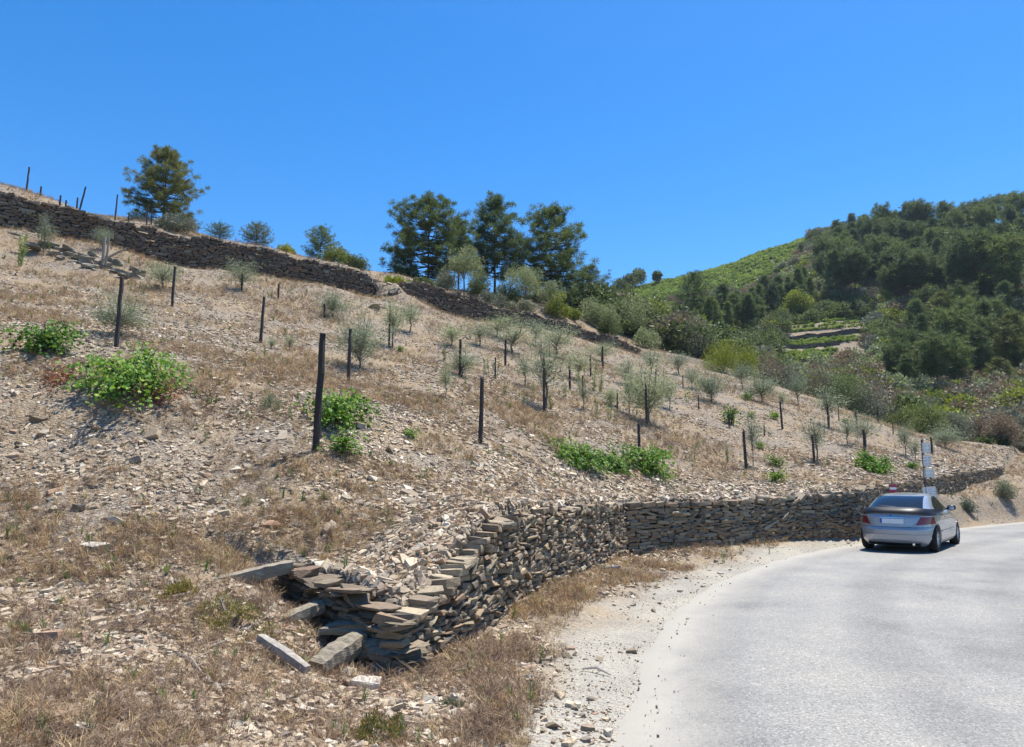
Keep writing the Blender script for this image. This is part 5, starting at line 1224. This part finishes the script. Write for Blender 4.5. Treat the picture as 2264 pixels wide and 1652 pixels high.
M_PLATE = simple('plate_white', (.75, .77, .78), .4); M_PBLUE = simple('plate_blue', (.02, .08, .40), .4); M_CHR = simple('chrome', (.7, .7, .72), .15, 1)
zs = np.unique(np.r_[np.linspace(.16, .98, 34), np.linspace(.98, 1.3, 16), np.linspace(1.3, 1.405, 12)]); ths = np.linspace(0, 2 * math.pi, 281)[:-1]
# even spacing along the outline
def ring(z, nn=260):
    t = np.linspace(0, 2 * math.pi, 2401); x, y = car_pt(t, z); s = np.r_[0, np.cumsum(np.hypot(np.diff(x), np.diff(y)))]; u = np.linspace(0, s[-1], nn + 1)[:-1]
    return np.interp(u, s, x), np.interp(u, s, y)
V = []
for z in zs:
    x, y = ring(z); zz = np.maximum(z, arch(x) * (np.abs(y) > .60)); V.append(np.c_[x, y, zz])
kR = 260; V = np.vstack(V + [[[0, 0, 1.408]]]); F = []
for i in range(len(zs) - 1):
    for j in range(kR): F.append([i*kR+j, i*kR+(j+1) % kR, (i+1)*kR+(j+1) % kR, (i+1)*kR+j])
b_ = (len(zs) - 1) * kR; top = [[b_ + j, b_ + (j+1) % kR, len(V) - 1] for j in range(kR)]
car = empty('parked_car', (car_xy[0], car_xy[1], car_z), math.atan2(fw[1], fw[0])); tag(car, 'silver hatchback coupe parked on the edge of the road beside the long wall', 'car')
body = obj('body', npmesh('body', V, [np.array(top), np.array(F)], [M_PAINT], smooth=True), car)
def surf(t_is, a0, a1, z0, z1, nu, nv, off, fn=None, where='rear'):
    """patch lying on the body skin; rear: spans y, side: spans x"""
    G = []
    for v in np.linspace(0, 1, nv):
        row = []
        for u in np.linspace(0, 1, nu):
            aa0, aa1, zz0, zz1 = a0, a1, z0, z1
            if fn: a, z = fn(u, v)
            else: a = a0 + (a1 - a0) * u; z = z0 + (z1 - z0) * v
            row.append((a, z))
        G.append(row)
    P = []
    t = np.linspace(0, 2 * math.pi, 4001)
    for row in G:
        for a, z in row:
            def loc(z_):
                x, y = car_pt(t, z_)
                if where == 'rear': m = np.nonzero(x < -.0)[0]; k = m[np.argmin(np.abs(y[m] - a) + np.maximum(0, x[m] + .3) * 2)]
                elif where == 'front': m = np.nonzero(x > .0)[0]; k = m[np.argmin(np.abs(y[m] - a))]
                else:
                    sg = -1 if where == 'right' else 1; m = np.nonzero(sg * y > 0)[0]; k = m[np.argmin(np.abs(x[m] - a))]
                x1, y1 = x[k], y[k]; k2 = (k + 8) % 4000; k1 = (k - 8) % 4000; tx, ty = x[k2] - x[k1], y[k2] - y[k1]
                return np.array([x1, y1, z_]), np.array([tx, ty, 0]) / (math.hypot(tx, ty) + 1e-9)
            p, tg = loc(z); p2, _ = loc(min(z + .02, 1.404)); up_ = p2 - p; nrm = np.cross(tg, up_); nrm /= np.linalg.norm(nrm) + 1e-9
            P.append(p + nrm * off)
    F = [[i*nu+j, i*nu+j+1, (i+1)*nu+j+1, (i+1)*nu+j] for i in range(nv - 1) for j in range(nu - 1)]
    return np.array(P), np.array(F)
def patch(name, m, parent=None, **kw):
    P, F = surf(None, kw.get('a0', 0), kw.get('a1', 0), kw.get('z0', 0), kw.get('z1', 0), kw.get('nu', 14), kw.get('nv', 8), kw.get('off', .006), kw.get('fn'), kw.get('where', 'rear'))
    return obj(name, npmesh(name, P, F, [m], smooth=True), parent or car)
# rear window: trapezoid narrowing to the roof
patch('rear_window', M_GLASS, fn=lambda u, v: ((-.60 + 1.20 * u) * (1 - .16 * v), 1.055 + .275 * v), nu=24, nv=12, off=.005)
patch('wiper', M_BLACK, fn=lambda u, v: (-.05 + .42 * u, 1.065 + .012 * v + .03 * u), nu=8, nv=2, off=.014)
patch('spoiler', M_BLACK, fn=lambda u, v: ((-.81 + 1.62 * u), .93 - .06 * abs(2 * u - 1) ** 3 + (.115) * v), nu=30, nv=7, off=.045)
patch('spoiler', M_PAINT, fn=lambda u, v: ((-.70 + 1.40 * u), 1.034 + .010 * v - .02 * abs(2 * u - 1) ** 3), nu=30, nv=3, off=.026)
patch('brake_light', M_BLACK, fn=lambda u, v: (-.30 + .6 * u, .985 + .018 * v), nu=8, nv=2, off=.03)
for sg in (-1, 1):
    def lamp(u, v, sg=sg):
        inner = .50 + .12 * v; outer = .83 - .03 * v; return (sg * (inner + (outer - inner) * u), .69 + .005 * u + (.20 - .02 * u) * v - .03 * (1 - u) * (1 - v))
    l_ = patch('tail_light', M_RED, fn=lamp, nu=12, nv=8, off=.008 * 1)
    patch('lens', M_LENS, l_, fn=lambda u, v, sg=sg: (sg * (.60 + .19 * u), .855 + .02 * v), nu=8, nv=2, off=.012)
# seams of the tailgate and bumper as narrow dark joints
patch('bumper_seam', M_DARK, fn=lambda u, v: (-.83 + 1.66 * u, .605 + .008 * v), nu=30, nv=2, off=.004)
patch('bumper_seam', M_DARK, fn=lambda u, v: (-.82 + 1.64 * u, .44 + .006 * v), nu=30, nv=2, off=.004)
for sg in (-1, 1): patch('tailgate_seam', M_DARK, fn=lambda u, v, sg=sg: (sg * (.50 - .14 * (1 - v) ** 2 + .006 * u), .62 + .10 * v), nu=2, nv=8, off=.004)
patch('lower_apron', M_BLACK, fn=lambda u, v: (-.55 + 1.1 * u, .17 + .07 * v), nu=16, nv=3, off=.006)
pl = patch('number_plate', M_PLATE, a0=-.26, a1=.26, z0=.695, z1=.805, nu=10, nv=3, off=.018)
patch('plate_band', M_PBLUE, pl, a0=.215, a1=.258, z0=.697, z1=.803, nu=3, nv=3, off=.020)
patch('badge', M_CHR, fn=lambda u, v: (.035 * math.cos(6.28 * u) * v, .87 + .035 * math.sin(6.28 * u) * v), nu=16, nv=4, off=.012)
patch('tailgate_handle', M_CHR, a0=-.27, a1=.27, z0=.825, z1=.838, nu=10, nv=2, off=.016)
for sg, wh in ((-1, 'right'), (1, 'left')):
    # one long side window with a black pillar, tapering to the rear
    def win(u, v): x = -1.02 + 2.02 * u; zt = 1.315 - .25 * max(0, (-x - .25) / .77) ** 2.2 - .30 * max(0, (x - .28) / .72) ** 1.25; return (x, .955 + .012 + (zt - .967) * v)
    patch('window_frame', M_BLACK, fn=win, nu=34, nv=9, off=.004, where=wh)
    def w1(u, v): x, z = win(.42 + .52 * u, .07 + .84 * v); return (x, z)
    def w2(u, v): x, z = win(.06 + .32 * u, .10 + .78 * v); return (x, z)
    patch('side_window', M_GLASS, fn=w1, nu=20, nv=7, off=.008, where=wh); patch('side_window', M_GLASS, fn=w2, nu=14, nv=7, off=.008, where=wh)
    patch('door_seam', M_DARK, fn=lambda u, v: (-.34 + .007 * u - .06 * (1 - v), .26 + .70 * v), nu=2, nv=12, off=.004, where=wh)
    patch('door_seam', M_DARK, fn=lambda u, v: (.93 + .007 * u, .26 + .68 * v), nu=2, nv=12, off=.004, where=wh)
    patch('rubbing_strip', M_PAINT, fn=lambda u, v: (-.95 + 1.85 * u, .47 + .035 * v), nu=24, nv=3, off=.016, where=wh)
    patch('sill', M_DARK, fn=lambda u, v: (-.95 + 1.85 * u, .255 + .008 * v), nu=20, nv=2, off=.005, where=wh)
    h_ = patch('door_handle', M_PAINT, fn=lambda u, v: (-.22 + .2 * u, .80 + .03 * v), nu=6, nv=3, off=.03, where=wh)
    mb = MB(); P_ = []
    for i, s_ in enumerate(np.linspace(0, 1, 7)):
        r_ = .085 * math.sin(math.pi * (.12 + .8 * s_)) ** .6; P_.append((r_))
    c = np.array([.72, sg * .90, 1.02]); 
    for i in range(7): pass
    mb.tube([[.72, sg * .68, .96], [.72, sg * .76, .985]], [.03, .03], 6, 0)
    mb.tube([[.72, sg * .75, .99], [.73, sg * .79, 1.0], [.735, sg * .85, 1.005], [.73, sg * .905, 1.003], [.72, sg * .93, .995]], [.055, .075, .078, .066, .03], 10, 0)
    mir = obj('wing_mirror', mb.mesh('wing_mirror', [M_BLACK], True), car)
    mb = MB(); mb.box([.655, sg * .85, 1.005], [.01, .12, .09]); obj('mirror_glass', mb.mesh('mirror_glass', [M_CHR]), mir)
patch('windscreen', M_GLASS, fn=lambda u, v: ((-.62 + 1.24 * u) * (1 - .14 * v), .97 + .34 * v), nu=20, nv=10, off=.006, where='front')
for sg in (-1, 1): patch('headlight', M_LENS, fn=lambda u, v, sg=sg: (sg * (.48 + .3 * u), .60 + .11 * v), nu=8, nv=4, off=.006, where='front')
mb = MB(); mb.box([0, 0, .40], [4.0, 1.14, .42]); mb.box([-.02, 0, .26], [2.0, 1.6, .14]); obj('underbody', mb.mesh('underbody', [M_DARK]), car)
mb = MB(); mb.tube([[-2.12, -.45, .22], [-1.9, -.45, .22]], [.03, .03], 8, 0); obj('exhaust', mb.mesh('exhaust', [M_CHR]), car)
def lathe(prof, k=36):
    V = []; F = []
    for y, r_ in prof:
        a = np.arange(k) * 2 * math.pi / k; V.append(np.c_[r_ * np.cos(a), np.full(k, y), r_ * np.sin(a)])
    for i in range(len(prof) - 1):
        for j in range(k): F.append([i*k+j, i*k+(j+1) % k, (i+1)*k+(j+1) % k, (i+1)*k+j])
    return np.vstack(V), np.array(F)
mb = MB(); mb.add(*lathe([(-.10, .18), (-.105, .22), (-.10, .285), (-.075, .31), (0, .315), (.075, .31), (.10, .285), (.105, .22), (.10, .18)])); tyre_me = mb.mesh('tyre', [M_RUB], True)
mb = MB(); mb.add(*lathe([(-.095, .205), (-.105, .20), (-.085, .19), (-.03, .18), (.02, .19)])); mb.add(*lathe([(-.075, .001), (-.08, .03), (-.07, .05)]))
for i in range(7):
    a = i * 2 * math.pi / 7; c, s = math.cos(a), math.sin(a)
    V_ = []; 
    for r_, w_, y_ in ((.03, .018, -.075), (.19, .026, -.092)):
        for o_ in (-1, 1):
            for yy in (y_, y_ + .03): V_.append([r_ * c - o_ * w_ * s, yy, r_ * s + o_ * w_ * c])
    mb.add(V_, [[0, 2, 6, 4], [0, 4, 5, 1], [2, 3, 7, 6], [1, 5, 7, 3]])
rim_me = mb.mesh('rim', [M_RIM]); mb = MB(); mb.add(*lathe([(-.02, .001), (-.02, .185)])); disc_me = mb.mesh('brake_disc', [M_DARK])
for wx in WX:
    for sg in (-1, 1):
        w_ = bpy.data.objects.new('wheel', tyre_me); link(w_, car); w_.location = (wx, sg * .745, WR); w_.rotation_euler = (0, 0, 0 if sg < 0 else math.pi)
        obj('rim', rim_me, w_); obj('brake_disc', disc_me, w_)

# ================================================================== ROAD SIGNS
M_POLE = simple('rusty_grey_pole', (.12, .10, .10), .6, .3, .4, .3, 20); M_SIGNW = simple('weathered_white_sign', (.80, .79, .74), .5, 0, .4, .15, 6); M_SIGNF = simple('sign_frame', (.60, .60, .56), .5); M_TXT = simple('faded_blue_print', (.50, .54, .58), .5)
M_TXTG = simple('faded_grey_print', (.62, .62, .58), .5); M_SRED = simple('sign_red', (.38, .03, .06), .45); M_SWHT = simple('sign_white', (.78, .76, .78), .45)
p = at(2048, 1100, 24.4); zb = H(p[0], p[1])[0]; sp = np.array([p[0], p[1], zb])
zr = lambda row: z_for_row(p[0], p[1], row) - zb
sg_ = empty('direction_sign', tuple(sp), 0); tag(sg_, 'tall pole with three stacked white direction boards and a bluish plate, behind the silver car', 'road sign')
mb = MB(); mb.tube([[0, 0, -.2], [0, 0, zr(972)]], [.038, .038], 10, 0); obj('pole', mb.mesh('pole', [M_POLE], True), sg_)
pxm = p[1] / FPX
def board(name, rowt, rowb, x0, x1, skew, m, lines, txt, yoff=-.05, thick=.025):
    """boards seen almost end-on: they point along the road, so they stand at an angle to the viewer"""
    a = R(-16) ; cx, sx = math.cos(a), math.sin(a); W = (x1 - x0) * pxm / cx
    e = obj(name, None, None) if False else None
    zt_, zb_ = zr(rowt), zr(rowb); mb = MB(); Rz = rotm('Z', a) @ rotm('Y', skew)
    c = np.array([(x0 + x1) / 2 * pxm, yoff - .0, (zt_ + zb_) / 2]); mb.box(c, [W, thick, zt_ - zb_], Rz); o = obj(name, mb.mesh(name, [m]), sg_)
    mb = MB()
    for k_ in (-1, 1): mb.box(c + Rz @ np.array([0, -.004, k_ * (zt_ - zb_) / 2]), [W + .02, thick + .02, .02], Rz)
    for k_ in (-1, 1): mb.box(c + Rz @ np.array([k_ * W / 2, -.004, 0]), [.02, thick + .016, zt_ - zb_ - .02], Rz)
    obj('frame', mb.mesh('frame', [M_SIGNF]), o)
    q = np.random.default_rng(int(rowt)); mb = MB(); n_ = len(lines)
    for k_, wl in enumerate(lines):
        zz = ((k_ + .5) / n_ - .5) * (zt_ - zb_) * .82; xx = -W * .42
        while xx < W * .42 * wl:
            lw_ = q.uniform(.05, .12); mb.box(c + Rz @ np.array([xx + lw_ / 2, -thick / 2 - .003, zz]), [lw_, .003, (zt_ - zb_) / n_ * .36], Rz); xx += lw_ + .03
    obj('lettering', mb.mesh('lettering', [txt]), o)
    return o
board('board', 980, 1001, -1, 13, 0, M_SIGNW, (1, .8), M_TXTG)
board('board', 1007, 1031, -1, 12, .0, M_SIGNW, (1, .7, 1), M_TXT)
board('board', 1036, 1055, -1, 16, .0, M_SIGNW, (.8, 1), M_TXTG)
board('plate', 1077, 1102, -6, 18, -.06, M_SWHT, (.9, .8, 1, .6), M_TXT)
mb = MB(); mb.tube([[.03, -.02, zr(972) - .02], [.16, .1, zr(972)]], [.05, .02], 8, 0); obj('pole_cap', mb.mesh('pole_cap', [M_SIGNW]), sg_)
p2 = at(1975, 1110, 22.2); zb2 = H(p2[0], p2[1])[0]; s2 = empty('no_entry_sign', (p2[0], p2[1], zb2)); tag(s2, 'small red sign with a white bar on a thin rod just behind the car roof', 'road sign')
zr2 = lambda row: z_for_row(p2[0], p2[1], row) - zb2
mb = MB(); mb.tube([[0, 0, -.2], [0, 0, zr2(1059)]], [.014, .014], 6, 0); obj('rod', mb.mesh('rod', [M_POLE], True), s2)
mb = MB(); mb.box([0, -.03, (zr2(1071) + zr2(1089)) / 2], [.22, .02, zr2(1071) - zr2(1089)]); o = obj('panel', mb.mesh('panel', [M_SRED]), s2); mb = MB(); mb.box([0, -.043, (zr2(1077) + zr2(1083)) / 2], [.205, .004, .07]); obj('white_bar', mb.mesh('white_bar', [M_SWHT]), o)
mb = MB(); mb.add(*[(lambda V, F: (V[:, [0, 1, 2]] + [0, -.03, zr2(1096)], F))(*lathe([(-.01, .001), (-.01, .12), (.01, .12), (.01, .001)], 20))][0]); o = obj('round_panel', mb.mesh('round_panel', [M_SRED]), s2)
mb = MB(); mb.add(*[(lambda V, F: (V + [0, -.042, zr2(1096)], F))(*lathe([(-.002, .001), (-.002, .075), (.002, .075)], 20))][0]); obj('white_centre', mb.mesh('white_centre', [M_SWHT]), o)

# ================================================================== STEPS, TIMBER, BLOCKS AT THE BROKEN CORNER
def slab_between(pa, pb, w_, t_, m, name, label, cat, seed=1, bend=0, nseg=14, kind_wood=False):
    """long rough stone or timber from point a to point b"""
    q = np.random.default_rng(seed); a, b = np.array(pa), np.array(pb); d = b - a; L = np.linalg.norm(d); d /= L; s = np.cross(d, [0, 0, 1.]); s /= np.linalg.norm(s); u = np.cross(s, d)
    V = []; F = []; sec = [(-.5, -.45), (-.1, -.5), (.45, -.5), (.5, -.1), (.47, .42), (.1, .5), (-.4, .47), (-.52, .05)]
    for i in range(nseg):
        t = i / (nseg - 1); k_ = .80 + .20 * math.sin(math.pi * min(1, max(0, t))) ** .6 + q.normal(0, .012); c = a + d * L * t + u * q.normal(0, .003) + s * q.normal(0, .003)
        for x_, y_ in sec: V.append(c + s * (x_ * w_ * k_ + q.normal(0, .015 * w_)) + u * (y_ * t_ * k_ + q.normal(0, .02 * t_)) - a)
    k = len(sec)
    for i in range(nseg - 1):
        for j in range(k): F.append([i*k+j, i*k+(j+1) % k, (i+1)*k+(j+1) % k, (i+1)*k+j])
    mb = MB(); V = np.array(V); mb.add(V, F); mb.add(np.vstack([V[:k], V[:k].mean(0)]), [[(j+1) % k, j, k] for j in range(k)]); mb.add(np.vstack([V[-k:], V[-k:].mean(0)]), [[j, (j+1) % k, k] for j in range(k)])
    o = obj(name, mb.mesh(name, [m])); o.location = tuple(a); tag(o, label, cat, 'stone steps built into the broken wall end' if cat == 'stone step' else None); return o
M_STEP = mat_stone('step_stone', 'object', [(.22, .185, .135), (.28, .24, .175), (.19, .16, .12)], 12, .6, 1.2)
M_SLABL = mat_stone('pale_slab', 'object', [(.50, .44, .35), (.56, .50, .42)], 8, .1, .6); M_SLABO = mat_stone('orange_slab', 'object', [(.45, .26, .16), (.50, .30, .20)], 8, .1, .6)
slab_between(at(452, 1296, 8.42), at(648, 1250, 8.75), .24, .15, M_STEP, 'stone_step', 'top rough stone step beside the stonecrop mat', 'stone step', 1)
slab_between(at(585, 1392, 7.75), at(712, 1338, 8.1), .22, .13, M_STEP, 'stone_step', 'middle stone step sticking out of the broken wall end', 'stone step', 2)
slab_between(at(700, 1478, 7.05), at(796, 1412, 7.5), .26, .18, M_STEP, 'stone_step', 'lowest thick stone step at the broken wall end', 'stone step', 3)
slab_between(at(575, 1408, 7.05), at(680, 1480, 6.75), .085, .08, M_WOOD, 'fallen_timber', 'weathered grey timber lying on the ground below the stone steps', 'timber', 4)
def flat_stone(px, py, w_, l_, t_, m, label, rz=0, tilt=(0, 0), seed=5):
    p = hits([(px, py)])[0]; V, F = shard(seed); e_ = lay(normals(np.array([p[0]]), np.array([p[1]])), np.array([rz]), np.array([[tilt[0], tilt[1], 0]]))[0]
    o = obj('flat_stone', npmesh('flat_stone', V, F, [m])); o.location = (p[0], p[1], p[2] + t_ * .4); o.rotation_euler = e_; o.scale = (w_, l_, t_); tag(o, label, 'stone', 'large loose flat stones'); return o
flat_stone(815, 1520, .42, .36, .09, M_SLABL, 'big pale flat stone lying on the ground in front of the wall corner', .2, (.05, -.1), 41)
flat_stone(905, 1085, .36, .30, .05, M_SLABL, 'large cream slab on the rubble above the broken wall', -.3, (.1, -.25), 42)
flat_stone(910, 1130, .16, .40, .04, M_SLABL, 'long narrow cream slab pointing down the rubble', .2, (.1, -.3), 43)
flat_stone(595, 1165, .34, .38, .06, M_SLABO, 'large orange tinted slab left of the rubble heap', .7, (-.15, -.25), 44)
flat_stone(1045, 1165, .12, .40, .05, M_SLABO, 'narrow orange slab leaning just above the wall top', .9, (.1, -.2), 45)
flat_stone(958, 1183, .36, .18, .05, M_SLABL, 'thin pale slab resting flat on the rubble', 0, (0, -.05), 46)
flat_stone(210, 1215, .55, .24, .09, M_SLABL, 'long pale slab half buried among dry weeds', .1, (0, -.1), 47)
flat_stone(258, 1272, .16, .26, .07, M_SLABL, 'small white upright stone below the long pale slab', .8, (0, -.4), 48)
flat_stone(310, 1406, .20, .10, .08, M_STEP, 'single brown stone lying on the bare foreground soil', -.4, (0, 0), 49)
flat_stone(175, 1128, .26, .12, .11, M_STEP, 'thick brown block among the dry weeds on the left slope', -.2, (0, 0), 50)
flat_stone(568, 1446, .17, .14, .04, M_SLABL, 'small cream slab left of the grey timber', .3, (0, 0), 51)
flat_stone(428, 908, .30, .12, .05, M_SLABL, 'long cream slab below the widest vine', -.5, (0, -.2), 52)
flat_stone(180, 1625, .24, .14, .08, M_SLABL, 'pale stone at the lower border among dry weeds', .2, (0, 0), 53)
V_, F_ = wall_stone(77, 22)
def big_block(px, py, d, dims, rz, ry, label, m=MS_NEAR_O, seed=60, rx=0):
    V_, F_ = rough_stone(seed); p = at(px, py, d); o = obj('corner_block', npmesh('corner_block', V_, F_, [m])); o.location = tuple(p); o.rotation_euler = (rx, ry, rz); o.scale = dims; tag(o, label, 'stone', 'large blocks at the broken wall end'); return o
big_block(862, 1432, 7.45, (.50, .42, .20), .9, .0, 'thick brown block at the foot of the broken wall corner', M_STEP, 61)
big_block(880, 1478, 7.35, (.42, .40, .20), 1.1, .05, 'lowest rough block under the broken wall corner', M_STEP, 62)
big_block(800, 1385, 7.75, (.85, .42, .13), -.15, .02, 'long thin shaded slab bridging the broken wall end', M_STEP, 63)
big_block(1100, 1165, 9.9, (.42, .35, .14), .5, .0, 'grey capstone on the top edge where the near wall starts', M_STEP, 64)
# stakes by the terrace wall
hs = hits([(225, 592), (232, 590), (205, 588)])
for i, (p, w_, h_, ry, lab) in enumerate([(hs[0], .14, 1.45, .02, 'pale split wooden stake standing under the dark terrace wall'), (hs[1], .10, 1.4, .05, 'second pale wooden stake leaning on the first under the terrace wall')]):
    mb = MB(); mb.tube([[0, 0, -.1], [.02, 0, h_ * .5], [0, 0, h_]], [w_ / 2, w_ / 2 * .9, w_ / 2 * .75], 6, 0); o = obj('wooden_stake', mb.mesh('wooden_stake', [M_WOOD])); o.location = tuple(p); o.rotation_euler = (0, ry, .3 * i); tag(o, lab, 'stake')
slab_between(hs[2] + [0, 0, .05], hs[2] + np.array([1.3, .2, .85]), .13, .06, M_WOOD, 'wooden_board', 'pale board leaning diagonally against the wooden stakes', 'board', 9)
slab_between(at(1301, 745, 57.5), at(1335, 785, 56), .12, .10, M_WOOD, 'fallen_branch', 'long bare stick leaning on the ruined end of the upper wall', 'stick', 10)
# grey heap on the verge
p = hits([(1357, 1262)])[0]; q = np.random.default_rng(2); mb = MB()
for i in range(9):
    V_, F_ = STONES[i]; mb.add(V_ * q.uniform(.08, .16, 3) + [q.normal(0, .12), q.normal(0, .07), .03], F_)
o = obj('ash_heap', mb.mesh('ash_heap', [simple('ash_grey', (.16, .16, .175), .9, 0, .2, .3, 20, .4)]), None, tuple(p)); tag(o, 'small dark grey heap of ash and clods on the verge below the bend', 'heap')
for i, (a, b, lab) in enumerate([((1290, 1483), (1350, 1497), 'thin dry twig lying on the gravel shoulder'), ((390, 1448), (450, 1500), 'forked dry vine cutting on the foreground soil'), ((440, 1445), (500, 1435), 'short dry twig beside the forked vine cutting')]):
    h2 = hits([a, b]); A_, B2 = h2[0] + [0, 0, .02], h2[1] + [0, 0, .02]; mb = MB(); M2 = (A_ + B2) / 2 + [0, .03, .03]; mb.tube([A_ - A_, M2 - A_, B2 - A_], [.008, .012, .006], 5, 0); mb.tube([M2 - A_, M2 - A_ + [.1, .14, .03]], [.007, .004], 4, 0)
    o = obj('dry_twig', mb.mesh('dry_twig', [M_WOOD]), None, tuple(A_)); tag(o, lab, 'twig')
# ================================================================== rock outcrop below the upper wall, air
ro = hits([(48 + 7.5 * i + (i % 3) * 5, 522 + 2.1 * i + (i % 5) * 7) for i in range(34)]); q = np.random.default_rng(4)
rk = empty('rock_outcrop', tuple(ro[0])); tag(rk, 'grey ledge of layered bedrock below the left part of the dark terrace wall', 'rock'); M_LEDGE = mat_stone('bedrock_ledge', 'object', [(.15, .13, .10), (.22, .20, .155), (.18, .155, .12)], 5, .5, .9); LG = [npmesh('ledge', *rough_stone(900 + i), [M_LEDGE]) for i in range(5)]
for i, p in enumerate(ro):
    o = obj('ledge', LG[i % 5], rk); o.location = tuple(p - ro[0] + [q.normal(0, .2), q.normal(0, .2), -.04]); o.scale = (q.uniform(.35, .9), q.uniform(.3, .6), q.uniform(.12, .28)); o.rotation_euler = (q.normal(0, .1), q.normal(.1, .08), .5 + q.normal(0, .2))
m = bpy.data.materials.new('air'); m.use_nodes = True; N = m.node_tree.nodes; N.remove(N['Principled BSDF']); v = N.new('ShaderNodeVolumePrincipled'); v.inputs['Density'].default_value = .00015; v.inputs['Color'].default_value = (.72, .84, 1, 1); v.inputs['Anisotropy'].default_value = .0
m.node_tree.links.new(v.outputs[0], N['Material Output'].inputs['Volume'])
mb = MB(); mb.box([0, 0, 65], [1900, 1900, 280]); hz = obj('haze', mb.mesh('haze', [m])); tag(hz, kind='stuff')
SC.cycles.volume_bounces = 0
